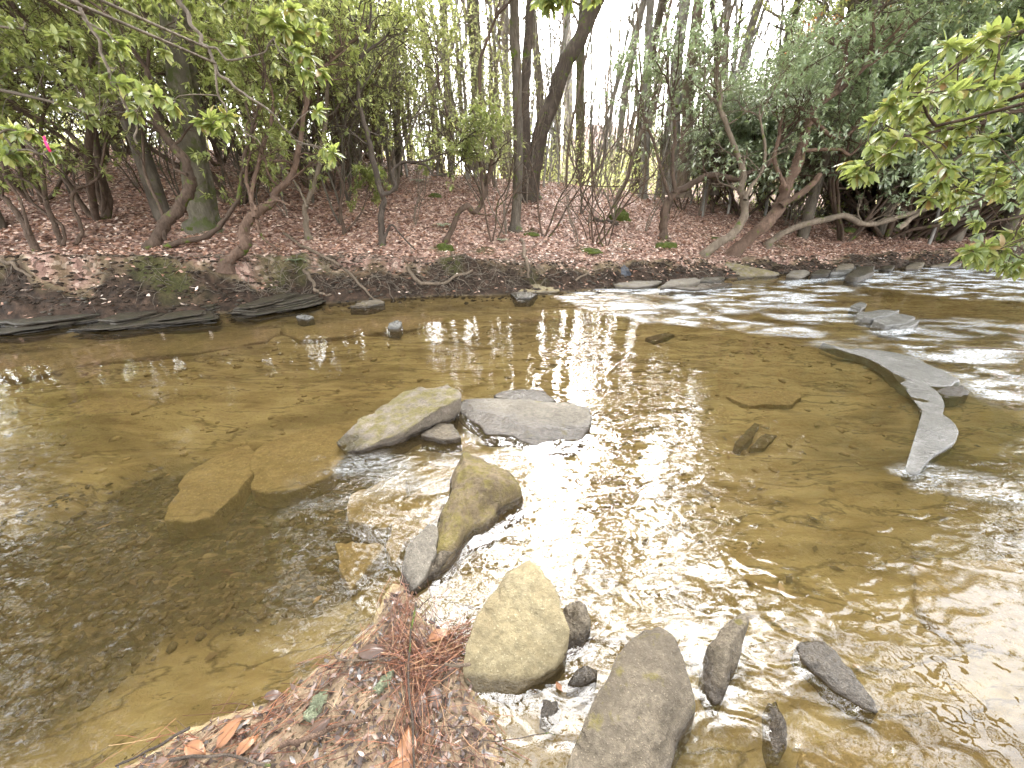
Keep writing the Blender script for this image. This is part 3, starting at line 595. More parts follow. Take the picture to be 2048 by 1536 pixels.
# left slate ledges
k = 0
for pts, z, lb in [([(130,655),(180,640),(260,630),(340,622),(400,620),(440,626),(432,637),(380,642),(300,648),(220,655)], .09, 'long dark slate ledge at the left waterline with a pale upper edge'),
                   ([(300,640),(330,622),(400,612),(430,618),(420,628),(360,634)], .16, 'dark slate block stacked on the long left ledge'),
                   ([(-60,668),(0,655),(80,642),(150,636),(160,645),(90,656),(20,666)], .07, 'dark slate ledge running off the left edge of the view'),
                   ([(-40,640),(60,628),(180,622),(220,630),(120,640),(20,650)], .15, 'thin layered slate above the leftmost ledge'),
                   ([(180,640),(240,622),(310,615),(325,622),(270,636),(215,645)], .17, 'rounded dark slate above the long left ledge'),
                   ([(450,628),(480,612),(560,598),(620,590),(645,592),(640,606),(580,616),(500,628)], .08, 'lowest dark slate layer under the root-hung bank'),
                   ([(520,612),(560,595),(620,578),(642,574),(646,590),(600,602),(550,612)], .2, 'thick tilted slate layer rising to the right under the root-hung bank'),
                   ([(480,608),(520,592),(590,580),(610,584),(560,600),(500,612)], .26, 'upper slate layer of the tilted stack under the bank'),
                   ([(455,618),(475,604),(520,600),(530,606),(490,618)], .16, 'small dark slate at the left end of the tilted stack'),
                   ([(375,612),(400,600),(440,598),(450,606),(415,614)], .2, 'small dark slate against the soil above the long left ledge')]:
    stack('slate_ledge', lb, pts, 'rock_dark', z*.62, 5, 80+k, tilt=.03, th=.022); k += 1
# under water
k = 0
for pts, z, mt, lb in [([(335,1038),(345,1000),(372,952),(440,905),(495,888),(508,905),(505,945),(470,992),(420,1035),(370,1045)], -.07, 'rock_bed', 'pointed tan slab under water left of the boulders'),
                   ([(503,905),(530,885),(600,862),(690,860),(690,910),(660,950),(600,975),(530,988),(500,975)], -.06, 'rock_bed', 'wide golden slab under water in front of the tilted slab'),
                   ([(695,1045),(700,990),(760,965),(812,948),(812,985),(795,1030),(770,1062),(730,1050)], -.06, 'rock_bed', 'tan slab under water left of the lumpy boulder'),
                   ([(670,1085),(730,1085),(768,1092),(740,1130),(700,1178),(680,1140)], -.05, 'rock_bed', 'small pointed tan slab under water near the leaning plate'),
                   ([(770,1095),(800,1010),(860,960),(890,990),(870,1045),(810,1085),(790,1130)], -.05, 'rock_bed', 'brown slab under water between the plate and the lumpy boulder'),
                   ([(1470,885),(1510,845),(1520,850),(1500,880),(1480,895)], -.05, 'rock_bed_dark', 'small dark stone under water in the golden pool'),
                   ([(1500,895),(1530,865),(1555,870),(1530,895)], -.08, 'rock_bed_dark', 'second small dark stone under water in the golden pool, to the right'),
                   ([(1390,840),(1440,815),(1480,830),(1470,850),(1410,850)], -.08, 'rock_bed', 'flat tan stone under water beside the bright reflection'),
                   ([(1450,795),(1540,775),(1605,785),(1590,808),(1500,812)], -.08, 'rock_bed', 'wide tan flagstone under water in the golden pool'),
                   ([(1290,675),(1330,665),(1350,668),(1310,682)], -.03, 'rock_bed_dark', 'small dark stone under water below the riffle'),
                   ([(1840,1105),(1930,1070),(2100,1040),(2300,1060),(2300,1500),(2060,1330),(1900,1290),(1830,1200)], -.1, 'rock_bed', 'large smooth tan slab under water at the lower right'),
                   ([(1600,1500),(1700,1470),(1800,1520),(1820,1600),(1580,1600)], -.07, 'rock_bed', 'tan slab under water at the bottom, right of the dark sliver'),
                   ([(-100,740),(60,705),(240,690),(420,668),(560,655),(540,680),(380,705),(200,722),(40,760)], -.06, 'rock_bed', 'long low rock shelf under the calm left water'),
                   ([(80,860),(160,800),(290,780),(340,790),(240,840),(140,880)], -.1, 'rock_bed', 'low tan shelf under water on the left, in front of the long shelf'),
                   ([(560,660),(720,640),(900,632),(880,650),(700,672),(600,680)], -.06, 'rock_bed', 'flat shelf under water below the centre-left bank')]:
    rock('submerged_slab', lb, pts, mt, z=z, dome=.008, bot=-.25, flare=1.0, seed=100+k, lump=.008, n=90, cat='submerged slab'); k += 1
# pebbles on the bed and along the edges
rng = np.random.default_rng(5)
def pebbles(name, label, n, sampler, smin, smax, mt, bury=.3):
    mb = MB(); ico = []; ph = (1+5**.5)/2
    iv = norm(np.array([(-1,ph,0),(1,ph,0),(-1,-ph,0),(1,-ph,0),(0,-1,ph),(0,1,ph),(0,-1,-ph),(0,1,-ph),(ph,0,-1),(ph,0,1),(-ph,0,-1),(-ph,0,1)], float))
    fi = np.array([(0,11,5),(0,5,1),(0,1,7),(0,7,10),(0,10,11),(1,5,9),(5,11,4),(11,10,2),(10,7,6),(7,1,8),(3,9,4),(3,4,2),(3,2,6),(3,6,8),(3,8,9),(4,9,5),(2,4,11),(6,2,10),(8,6,7),(9,8,1)])
    XY = sampler(n); z = H(XY[:, 0], XY[:, 1]); n = len(XY)
    sz = np.exp(rng.uniform(math.log(smin), math.log(smax), n)); th = rng.uniform(0, 6.28, n)
    v = iv[None]*(1+rng.normal(0, .14, (n, 12, 1))); v = v*np.stack([sz, sz*rng.uniform(.55, .95, n), sz*rng.uniform(.25, .5, n)], -1)[:, None]
    x = v[..., 0]*np.cos(th)[:, None]-v[..., 1]*np.sin(th)[:, None]; y = v[..., 0]*np.sin(th)[:, None]+v[..., 1]*np.cos(th)[:, None]
    P = np.stack([x+XY[:, :1], y+XY[:, 1:2], v[..., 2]+z[:, None]+(sz*bury*.3)[:, None]], -1)
    mb.add(P.reshape(-1, 3), (fi[None]+np.arange(n)[:, None, None]*12).reshape(-1, 3))
    return tag(mb.build(name, M[mt]), label, 'gravel', kind='stuff')
def poly_sampler(poly):
    P = np.array(wpoly(poly))
    def f(n):
        q = rng.uniform(P.min(0), P.max(0), (n*4, 2)); q = q[sdpoly(q[:, 0], q[:, 1], P) < 0]
        return q[:n]
    return f
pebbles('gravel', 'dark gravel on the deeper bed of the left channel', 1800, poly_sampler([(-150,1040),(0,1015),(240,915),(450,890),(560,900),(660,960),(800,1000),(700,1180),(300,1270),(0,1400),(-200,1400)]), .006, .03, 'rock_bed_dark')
pebbles('gravel', 'scattered small stones on the golden bed', 500, poly_sampler([(0,700),(900,640),(1400,650),(1800,700),(1800,900),(1400,1000),(1100,760),(600,860),(0,980)]), .01, .05, 'rock_bed')
pebbles('gravel', 'fine gravel in the sand at the near shore', 500, poly_sampler([(240,1500),(560,1420),(760,1300),(900,1330),(980,1500),(980,1560),(240,1560)]), .002, .007, 'rock_tan')
def bank_sampler(n):
    x = rng.uniform(-8, 13, n); e = np.interp(x, EX, EY)+.12*vn(x*1.1, x*0, s=3)+.05*vn(x*3.7, x*0, s=4); return np.stack([x, e+rng.normal(.0, .12, n)], -1)
def face_sampler(n):
    q = bank_sampler(n); q[:, 1] = np.interp(q[:, 0], EX, EY)+rng.uniform(.05, .62, n); return q
pebbles('soil', 'crumbling clods of dark soil on the cut face of the far bank', 4200, face_sampler, .012, .055, 'soil', .1)
pebbles('gravel', 'small stones and dirt clods along the foot of the far bank', 900, bank_sampler, .012, .06, 'rock_dark')

mb = MB(); rg = np.random.default_rng(91); q = poly_sampler([(0,690),(900,610),(1900,560),(2300,700),(2300,1500),(1000,1500),(900,1100),(300,1400),(-200,1300)])(420)
n = len(q); th = rg.uniform(0, 6.28, n); z = H(q[:, 0], q[:, 1])+.008
leaves(mb, np.stack([q[:, 0], q[:, 1], z], -1), np.stack([np.cos(th), np.sin(th), th*0], -1), rg.normal(0, .2, (n, 3))+[0, 0, 1], rg.uniform(.03, .08, n), rg.uniform(.015, .035, n), fold=-.1, droop=-.05)
M['sunken_leaf'] = leaf_mat('sunken_leaf', [(0, (.03, .02, .01)), (.5, (.1, .06, .025)), (.85, (.25, .15, .06)), (1, (.45, .3, .15))], tw=.05)
tag(mb.build('sunken_leaves', M['sunken_leaf'], smooth=False), 'brown leaves sunk on the creek bed', 'sunken leaves', kind='stuff')
# ================================================================== PLANTS
class Plant:
    def __init__(s, seed): s.w = MB(); s.tips = []; s.dirs = []; s.r = random.Random(seed); s.seed = seed
    def path(s, p, d, L, wob, up, seg):
        n = max(3, int(L/seg)+1); P = [np.array(p, float)]; d = np.array(d, float); r = s.r
        for i in range(n-1):
            d = d+np.array((r.gauss(0, wob), r.gauss(0, wob), r.gauss(0, wob)+up)); d = d/np.linalg.norm(d); P.append(P[-1]+d*L/(n-1))
        return np.array(P)
    def grow(s, p, d, L, r0, lvl, kids, wob=.18, up=.06, taper=.35, ang=(.5, 1.0), ratio=.6, start=.3, sides=5, seg=.18, kr=.62):
        P = s.path(p, d, L, wob, up, seg); n = len(P)
        R = np.linspace(r0, r0*taper, n); sd = max(3, sides)
        tube(s.w, P, R, sd, cap=False)
        if lvl == 0 or len(kids) == 0:
            s.tips.append(P[-1]); s.dirs.append(P[-1]-P[-2]); return
        r = s.r; nk = kids[0]
        for i in range(nk):
            t = start+(1-start)*(i+r.random())/nk; j = min(n-2, int(t*(n-1))); f = t*(n-1)-j
            q = P[j]+(P[j+1]-P[j])*f; dd = norm(P[j+1]-P[j])
            a = r.uniform(*ang); rv = norm(np.cross(dd, np.array((r.gauss(0, 1), r.gauss(0, 1), r.gauss(0, 1)))))
            nd = dd*math.cos(a)+rv*math.sin(a)
            s.grow(q, nd, L*ratio*r.uniform(.7, 1.15)*(1.15-.45*t), (r0+(r0*taper-r0)*t)*kr, lvl-1, kids[1:], wob, up, taper, ang, ratio, .25, sides-1, seg, kr)
        s.tips.append(P[-1]); s.dirs.append(P[-1]-P[-2])
    def finish(s, name, label, cat, base, wood, leaf=None, k=7, L=.1, Wd=.033, detail=False, group=None, wname='stems', thin=1.0, **kw):
        e = empty(name, base); tag(e, label, cat, group)
        s.w.build(wname, M[wood], e, base)
        if leaf:
            rg = np.random.default_rng(s.seed); tp = np.array(s.tips); dr = np.array(s.dirs)
            if thin < 1: kk = rg.random(len(tp)) < thin; tp, dr = tp[kk], dr[kk]
            mb = MB(); whorls(mb, tp, dr, rg, k, L, Wd, detail, **kw); mb.build('foliage', M[leaf], e, base, smooth=detail)
        return e
def pxpath(px, Y0, dY=0.0, wob=0.0, seed=1, n=7):
    m = len(px)
    P = [AY(p[0], p[1], (p[2] if len(p) > 2 else Y0+dY*i/max(1, m-1))) for i, p in enumerate(px)]
    return smooth_path(P, n, seed, wob)
def wpx(w, Y): return w*.5*Y/FPX*.95

# ---- tall trees in view: (path px, width base, width top, bark, label, extras)
def tall_tree(px, w0, w1, bark, label, seed, Hh=24.0, limbs=34, Y=None, moss_base=False, group=None, twigs=0, kids=(5, 4), sink=.15):
    g = ground_at(*px[0][:2]) if Y is None else None
    if Y is None: Y = g[1]
    P = pxpath(px, Y, 0, .012*Y/9, seed); base = P[0].copy(); P[0][2] -= sink; P = np.vstack([P[:1], base+[0, 0, .06], P[1:]])
    d = norm(P[-1]-P[-4]); pl = Plant(seed); r = pl.r; top = P[-1]
    rb, rt = wpx(w0, Y), wpx(w1, Y)
    ext = pl.path(top, d, max(2, Hh-top[2]), .05, .03, .5)
    f = np.linspace(0, 1, len(P)); R1 = rb+(rt-rb)*np.minimum(1, f*1.1); R1[0] *= 1.75; R1[1] *= 1.45; R1[2] *= 1.15
    Q = np.vstack([P, ext[1:]]); R = np.concatenate([R1, np.linspace(rt*.97, rt*.3, len(ext)-1)])
    tr = MB(); tube(tr, Q, R, 14, lump=.16, seed=seed)
    n = len(ext)
    for i in range(limbs):
        j = int((.05+.93*i/limbs)*(n-1)); a = r.uniform(0, 6.28); q = ext[j]
        nd = np.array((math.cos(a), math.sin(a), r.uniform(.4, 1.1)))
        pl.grow(q, norm(nd), r.uniform(2.0, 4.6)*(1.15-.5*j/n), rt*.45*(1.1-.6*j/n), 2, kids, .14, .04, .3, (.4, .9), .55, .25, 5, .3)
    for i in range(twigs):
        j = r.randrange(len(P)//4, len(P)); a = r.uniform(0, 6.28)
        pl.grow(P[j], norm(np.array((math.cos(a), math.sin(a), r.uniform(-.2, .6)))), r.uniform(.3, .9), .005, 1, (5,), .2, .0, .4, (.5, 1), .6, .2, 3, .1)
    e = empty('tree', base); tag(e, label, 'tree', group)
    tr.build('trunk', M[bark], e, base); pl.w.build('crown', M['twig' if bark != 'bark_dark' else 'bark_dark'], e, base)
    return e
tall_tree([(405,455),(396,400),(385,330),(370,240),(352,120),(338,0),(322,-160)], 44, 30, 'bark_moss', 'thick mossy-footed trunk on the left bank, larger of a close pair', 201, limbs=10)
tall_tree([(430,443),(420,380),(405,300),(388,170),(372,0),(360,-140)], 17, 11, 'bark_moss', 'slim trunk growing tight behind the thick mossy-footed one', 202, limbs=8)
tall_tree([(1031,460),(1034,400),(1036,300),(1034,200),(1031,100),(1029,0),(1027,-180)], 19, 16, 'bark', 'straight grey-brown trunk nearest the water at centre', 203, twigs=26)
tall_tree([(1054,402),(1053,320),(1050,200),(1055,100),(1061,0),(1066,-180)], 19, 14, 'bark_dark', 'dark straight trunk just behind the centre trunk', 204)
tall_tree([(1062,398),(1068,340),(1080,270),(1106,200),(1124,140),(1150,95),(1180,30),(1200,-15),(1250,-130)], 29, 23, 'bark_dark', 'dark trunk leaning strongly to the right at centre', 205)
tall_tree([(797,352),(796,300),(792,200),(788,100),(784,0),(780,-150)], 14, 12, 'bark', 'straight trunk on the crest left of centre', 206)
tall_tree([(1020,335),(1016,250),(1012,130),(1005,0),(1000,-130)], 12, 8, 'bark_moss', 'thin trunk on the crest just left of the centre pair', 207)
tall_tree([(1133,368),(1135,300),(1137,200),(1135,100),(1133,0),(1132,-150)], 17, 14, 'bark_pale', 'pale trunk on the crest right of the leaning tree', 208)
tall_tree([(955,330),(953,250),(955,150),(948,40),(944,-120)], 26, 20, 'bark_moss', 'stout greenish trunk behind the crest, left of the centre pair', 209, Y=17.)
tall_tree([(1285,400),(1290,300),(1293,180),(1296,80),(1302,-20),(1310,-150)], 16, 12, 'bark_pale', 'sunlit pale trunk standing beyond the crest in the bright gap', 210, Y=16.)
tall_tree([(1345,380),(1352,280),(1354,170),(1358,80),(1370,-20),(1385,-160)], 17, 14, 'bark_pale', 'pale grey trunk rising behind the laurel at centre right', 211, Y=15.)
tall_tree([(1365,385),(1372,280),(1378,170),(1388,80),(1402,-20),(1425,-160)], 22, 15, 'bark_tan', 'tan trunk immediately right of the pale grey one', 212, Y=14.5)
tall_tree([(1430,380),(1432,200),(1432,90),(1425,0),(1430,-120)], 10, 7, 'bark_dark', 'thin dark crooked trunk right of the tan trunk', 213, Y=14., limbs=8)
tall_tree([(1706,330),(1715,200),(1722,80),(1728,0),(1735,-150)], 28, 24, 'bark_dark', 'dark trunk rising out of the laurels at upper right', 214, Y=15)
tall_tree([(1850,330),(1858,150),(1872,20),(1890,-150)], 22, 18, 'bark_tan', 'brown trunk glimpsed through the leaves at far upper right', 215, Y=16)
tall_tree([(700,350),(705,200),(700,80),(694,-60)], 10, 8, 'bark_moss', 'slender trunk on the crest behind the crooked laurels', 216, limbs=8)
tall_tree([(205,330),(214,200),(200,60),(190,-100)], 14, 11, 'bark_moss', 'upright trunk high on the left slope', 217, limbs=8)
tall_tree([(600,345),(592,200),(588,60),(580,-100)], 12, 9, 'bark', 'upright trunk on the slope between the mossy pair and the crest', 218, limbs=8)
# trees of the near bank: out of view overhead, but their limbs cross the sky mirrored in the creek
def near_tree(x, y, label, seed, lean, leaf=None):
    z0 = float(H(np.array([x]), np.array([y]))[0]); pl = Plant(seed); r = pl.r; P = pl.path((x, y, z0-.2), norm(np.array(lean)), 19, .035, .02, .6); m = len(P)
    trk = MB(); tube(trk, P, np.linspace(.2, .03, m), 12, lump=.14, seed=seed)
    for q in range(44):
        j = int(m*(.3+.66*q/44)); a = r.uniform(0, 6.28); d = norm(np.array((math.cos(a)+lean[0]*2, math.sin(a)+lean[1]*2, r.uniform(.25, .9))))
        pl.grow(P[j], d, r.uniform(2.5, 5.5)*(1.15-.6*q/44), .055*(1.1-.6*q/44), 3, (6, 4, 3), .13, .03, .3, (.35, .85), .55, .22, 5, .35)
    e = empty('tree', (x, y, z0)); tag(e, label, 'tree'); trk.build('trunk', M['bark'], e, (x, y, z0)); pl.w.build('crown', M['bark_dark'], e, (x, y, z0))
    if leaf:
        rg = np.random.default_rng(seed); tp = np.array(pl.tips); dr = np.array(pl.dirs); kk = rg.random(len(tp)) < .8; mb = MB(); whorls(mb, tp[kk], dr[kk], rg, 6, .11, .04); mb.build('foliage', M[leaf], e, (x, y, z0), smooth=False)
near_tree(-1.6, -1.3, 'bare tree just behind the viewer, to the left, leaning out over the creek', 706, (-.08, .42, 1))
near_tree(2.2, -1.5, 'bare tree just behind the viewer, to the right, leaning out over the creek', 707, (.22, .45, 1))
near_tree(4.6, -1.0, 'leafy evergreen behind the viewer, to the right, mirrored at the lower right', 708, (.1, .45, 1), 'olive_leaf')
near_tree(6.8, -.6, 'evergreen tree on the near bank, far off to the right, mirrored in the creek', 704, (-.04, .3, 1), 'olive_leaf')
near_tree(-6.6, -.2, 'evergreen tree on the near bank, far off to the left, mirrored in the creek', 705, (.03, .3, 1), 'olive_leaf')
near_tree(-3.6, -1.6, 'bare tree on the near bank to the left whose limbs are mirrored in the creek', 701, (.12, .16, 1))
near_tree(3.8, -1.2, 'bare tree on the near bank to the right whose limbs are mirrored in the creek', 702, (-.1, .2, 1))
near_tree(.6, -2.6, 'bare tree right behind the viewer with limbs mirrored at the bottom of the creek', 703, (.05, .22, 1))
# mossy stump-like trunk on the right
def mossy_trunk():
    g = ground_at(1690, 438); Y = g[1]; P = pxpath([(1688,440),(1690,400),(1694,350),(1704,290),(1714,230),(1716,120),(1720,-40)], Y, .3, .02, 3)
    P[0][2] -= .2; base = ground_at(1690, 438); mb = MB(); n = len(P); f = np.linspace(0, 1, n)
    R = np.interp(f, [0, .06, .15, .35, .6, 1], [wpx(110, Y), wpx(82, Y), wpx(66, Y), wpx(62, Y), wpx(40, Y), wpx(26, Y)])
    tube(mb, P, R, 28, lump=.34, seed=5)
    for a, b in [((1655,440), (1690,390)), ((1722,445), (1706,395)), ((1640,436), (1680,400)), ((1700,455), (1696,400))]:
        q = pxpath([(a[0], a[1]+8), ((a[0]+b[0])//2, (a[1]+b[1])//2+8), b], Y-.25, .25, .02, 7); tube(mb, q, np.linspace(wpx(12, Y), wpx(30, Y), len(q)), 8, lump=.2, seed=4)
    e = empty('tree', base); tag(e, 'massive moss-covered trunk with flaring roots at right', 'tree'); mb.build('trunk', M['bark_moss'], e, base)
    pl = Plant(77)
    for i in range(10):
        a = i*.63; pl.grow(P[-1-i % 5], norm(np.array((math.cos(a), math.sin(a), .8))), 2.4, .06, 2, (5, 5), .16, .02, .3, (.4, .9), .55, .25, 5, .3)
    pl.w.build('crown', M['twig'], e, base)
mossy_trunk()

# ---- crooked laurels with drawn stems
def laurel(label, stems, wood, leaf, seed, cr=1.0, crown=(7, 6), Ls=1.0, k=7, leafL=.1, name='mountain_laurel', thin=1.0, up=.05, nolead=False, cat='laurel', Y=None, leads=3, kr=.62):
    """stems: list of (pxpath, w0, w1, leafy?, dY)"""
    g = ground_at(*stems[0][0][0][:2]); Y0 = g[1] if Y is None else Y; base = g.copy() if Y is None else AY(*stems[0][0][0][:2], Y)
    pl = Plant(seed); first = None
    for si, (px, w0, w1, leafy, dY) in enumerate(stems):
        P = pxpath(px, Y0, dY, .014, seed+si, 8)
        R = np.linspace(wpx(w0, Y0), wpx(w1, Y0), len(P))
        if si == 0: P[0][2] -= .12; R[0] *= 1.6; R[1] *= 1.3; R[2] *= 1.1
        R = R*(1+.12*np.array([pl.r.uniform(-1, 1) for _ in R]))
        tube(pl.w, P, R, 10, lump=.3, seed=seed+si)
        if leafy:
            d = norm(P[-1]-P[-3])
            for q in range(leads):
                dd = norm(d+np.array((pl.r.gauss(0, .4), pl.r.gauss(0, .4), abs(pl.r.gauss(0, .3)))))
                pl.grow(P[-1], dd, leafy*cr*pl.r.uniform(.7, 1.1), R[-1]*.8, 2, crown, .2, up, .3, (.4, .95), .6, .25, 5, .13)
            for q in range(4):
                j = pl.r.randrange(len(P)//2, len(P)-1); a = pl.r.uniform(0, 6.28)
                pl.grow(P[j], norm(np.array((math.cos(a), math.sin(a), .5))), leafy*.5*cr, R[j]*.4, 1, (7,), .22, .03, .3, (.4, 1), .6, .3, 4, .12)
    return pl.finish(name, label, cat, base, wood, leaf, k, leafL, leafL*.34, thin=thin)
laurel('stout crooked laurel bulging from the left bank lip, kinked to the right then back left',
       [([(303,498),(318,470),(335,440),(362,410),(380,370),(378,345),(368,318),(345,290),(325,265),(312,240),(300,190),(296,140)], 24, 9, 1.6, .5), ([(375,350),(352,338),(345,320)], 6, 3, 0, 0),
        ([(330,492),(372,482),(412,472),(440,452),(462,420),(478,392),(484,355),(490,310),(505,250)], 11, 5, 1.2, -.1), ([(330,480),(322,420),(290,350),(286,280),(280,200)], 7, 4, 1.2, .5)], 'bark_laurel', 'laurel_leaf', 301)
laurel('reddish S-shaped laurel on the left bank with several bends',
       [([(448,528),(478,505),(492,490),(487,468),(498,440),(520,422),(545,405),(552,385),(578,360),(590,330),(600,280),(610,220)], 22, 8, 1.5, .6), ([(530,405),(560,402),(580,412)], 5, 3, 0, 0),
        ([(510,435),(502,400),(508,360),(522,310),(540,250),(548,190)], 10, 5, 1.3, .5), ([(515,440),(518,465),(535,485),(560,500)], 7, 5, 0, .1), ([(512,420),(496,380),(492,340),(505,290)], 7, 4, 1.0, .3)], 'bark_red', 'laurel_leaf', 302)
laurel('dark upright laurel at the lip left of centre, forking low',
       [([(764,492),(763,460),(762,425),(768,400),(758,370),(748,330),(738,280),(726,240),(716,190),(722,120)], 13, 7, 1.5, .4), ([(765,485),(775,460),(785,452),(810,480),(845,510)], 6, 2, 0, 0),
        ([(766,390),(790,375),(785,345),(805,325),(850,330),(870,350),(900,345)], 7, 3, .7, .3), ([(800,325),(850,320),(905,300)], 5, 3, .9, .4)], 'bark_dark', 'laurel_leaf', 303)
laurel('laurel with a hooked lower stem growing from a mossy lump left of the centre trunk',
       [([(890,485),(905,455),(918,425),(935,413),(950,425),(965,400),(975,360),(985,300),(975,240),(960,200),(962,120),(990,40)], 12, 5, 1.4, .6), ([(940,418),(965,430),(985,430)], 4, 2, 0, 0), ([(968,395),(960,330),(945,290),(900,240),(880,180)], 6, 4, 1.2, .3)], 'bark_laurel', 'olive_leaf', 304)
laurel('laurel leaning left on a dark curved stem, right of the centre trunks',
       [([(1326,478),(1328,440),(1332,410),(1352,385),(1378,372),(1405,355),(1425,350),(1455,355),(1480,358),(1500,345),(1530,335),(1548,310)], 16, 6, 1.3, .4), ([(1350,385),(1345,330),(1350,270),(1345,220)], 8, 5, 1.4, .3), ([(1340,400),(1320,330),(1305,280),(1290,240)], 7, 4, 1.3, .4)], 'bark_laurel', 'grey_leaf', 305, leafL=.11)
laurel('pale-barked laurel with a root sprawling over the bank, right of centre',
       [([(1405,512),(1432,490),(1465,468),(1485,440),(1490,405),(1482,380),(1488,350),(1478,320),(1460,270),(1440,220)], 19, 8, 1.6, .5), ([(1480,372),(1464,366)], 7, 4, 0, 0), ([(1490,400),(1500,375),(1520,350),(1530,300),(1520,240)], 8, 4, 1.4, .4)], 'bark_tan', 'grey_leaf', 306, leafL=.11)
laurel('big reddish laurel leaning right over the right bank with a broken side limb',
       [([(1462,512),(1500,475),(1540,440),(1562,410),(1575,370),(1595,330),(1605,290),(1613,260),(1622,230),(1640,205),(1680,180)], 26, 12, 1.8, .6), ([(1562,412),(1590,395),(1618,375),(1640,350)], 14, 9, 0, -.1),
        ([(1605,300),(1640,300),(1680,298),(1700,310),(1720,290)], 7, 3, 1.0, .2), ([(1570,375),(1550,320),(1560,260),(1570,200)], 9, 5, 1.6, .5), ([(1625,235),(1660,270),(1690,275),(1710,255)], 7, 4, 1.2, .3)], 'bark_red', 'grey_leaf', 307, leafL=.11)
laurel('laurel whose trunk lies almost flat along the right bank in low waves',
       [([(1532,492),(1560,470),(1600,452),(1650,440),(1690,432),(1720,446),(1750,448),(1790,436),(1830,425),(1900,405),(1970,395)], 13, 8, 1.6, .3), ([(1795,458),(1820,440),(1850,415),(1880,380)], 10, 6, 1.2, .3)], 'bark_tan', 'grey_leaf', 308, leafL=.11)
laurel('thin crooked laurel at the far left edge, lower of its cluster', [([(72,502),(55,460),(35,430),(5,395),(-30,380),(-60,320)], 13, 6, 1.3, .3), ([(60,470),(40,400),(10,350),(0,280)], 6, 4, 1.2, .2)], 'bark_laurel', 'laurel_leaf', 309)
laurel('thin laurel with two bare upright stems on the left bank lip', [([(125,495),(110,450),(92,400),(85,350),(80,290),(90,220)], 10, 5, 1.4, .4), ([(128,490),(124,450),(60,400),(40,340)], 7, 4, 1.2, .3), ([(92,400),(60,365),(20,350)], 5, 3, .8, .2)], 'bark_laurel', 'laurel_leaf', 310)
laurel('wavy single-stem laurel on the left bank between its twin-stem neighbours', [([(148,492),(165,465),(158,440),(144,410),(148,380),(175,370),(200,350),(210,290)], 7, 4, 1.2, .4)], 'bark_laurel', 'laurel_leaf', 311)
laurel('V-shaped laurel pair of stems on the left slope', [([(208,424),(195,370),(193,310),(190,240),(200,160)], 9, 5, 1.3, .5), ([(205,422),(175,385),(130,350),(110,300)], 7, 4, 1.2, .3)], 'bark_laurel', 'laurel_leaf', 312)
laurel('short pale-stemmed laurel midway up the slope, left of centre', [([(618,478),(612,440),(612,410),(628,370),(640,320),(650,250),(655,180)], 12, 6, 1.4, .5), ([(615,415),(600,380),(570,340)], 5, 3, .8, .3)], 'bark_tan', 'laurel_leaf', 313)
laurel('leaning laurel on the right of the bright gap', [([(1228,418),(1240,385),(1255,355),(1270,300),(1290,250),(1310,220)], 10, 6, 1.4, .5), ([(1250,360),(1285,358)], 5, 3, 0, 0)], 'bark_tan', 'grey_leaf', 314, leafL=.11)
laurel('thin laurel left of centre with long drooping twigs', [([(690,470),(680,420),(685,370),(660,300),(640,220),(630,130)], 7, 4, 1.5, .4), ([(690,465),(720,430),(735,395)], 4, 2, .5, .1)], 'bark_laurel', 'laurel_leaf', 315)

# ---- shrub prototypes and their copies
def shrub_proto(seed, Ht, wood, leaf, n=4, crown=(8, 6), leafL=.1, k=7, spread=.35, bare=.45, thin=1.0, rad=1.0):
    pl = Plant(seed); r = pl.r
    for i in range(n):
        a = i*6.28/n+r.uniform(-.6, .6); d = norm(np.array((math.cos(a)*spread*2, math.sin(a)*spread*2, 1)))
        h = Ht*r.uniform(.6, .85); P = pl.path((0, 0, -.1), d, h, .16, .05, .22); R = np.linspace(.03, .013, len(P))*r.uniform(.8, 1.3)*Ht/4*rad
        tube(pl.w, P, R, 7, lump=.2, seed=seed+i)
        m = len(P)
        for q in range(8):
            j = int(m*(bare+(1-bare)*q/8)); j = min(j, m-1); aa = r.uniform(0, 6.28)
            pl.grow(P[j], norm(np.array((math.cos(aa), math.sin(aa), r.uniform(.2, .9)))), Ht*.24*r.uniform(.7, 1.2), R[j]*.6, 2, crown, .2, .03, .35, (.4, 1.), .6, .25, 4, .14)
    return pl
def place_group(proto_objs, spots, labels, group):
    used = set()
    for i, (x, y, rz, s, pi, lb) in enumerate(spots):
        z = float(H(np.array([x]), np.array([y]))[0])-.05; p = proto_objs[pi]
        if pi not in used:
            used.add(pi); p.location = (x, y, z); p.rotation_euler = (0, 0, rz); p.scale = (s, s, s); p['label'] = lb
        else: copy_tree(p, (x, y, z), rz, s, lb)
    for i, p in enumerate(proto_objs):
        if i not in used:
            for c in list(p.children): bpy.data.objects.remove(c)
            bpy.data.objects.remove(p)
rr = random.Random(9)
# left evergreen thicket
GL = 'evergreen laurels crowding the left slope'
LBL = 'tall leafy evergreen laurel in the dense thicket on the left slope'
protos = [shrub_proto(400+i, 5.6, 'bark_laurel', 'laurel_leaf', n=5, crown=(8, 6), bare=.58, spread=.28).finish('mountain_laurel', LBL, 'laurel', (0, 0, 0), 'bark_laurel', ['laurel_leaf', 'pale_leaf', 'laurel_leaf'][i], 6, .088, .03, group=GL) for i in range(3)]
spots = []
for i in range(20):
    Yy = 8.2+8.5*(i/20)**.8; xm = -1.0*Yy*1.05
    x = rr.uniform(-1.25*Yy-2, -.30*Yy); spots.append((x, Yy+rr.uniform(-.5, .5), rr.uniform(0, 6.28), rr.uniform(.75, 1.25), rr.choice([0, 1, 0, 1, 2]), LBL))
place_group(protos, spots, None, GL)
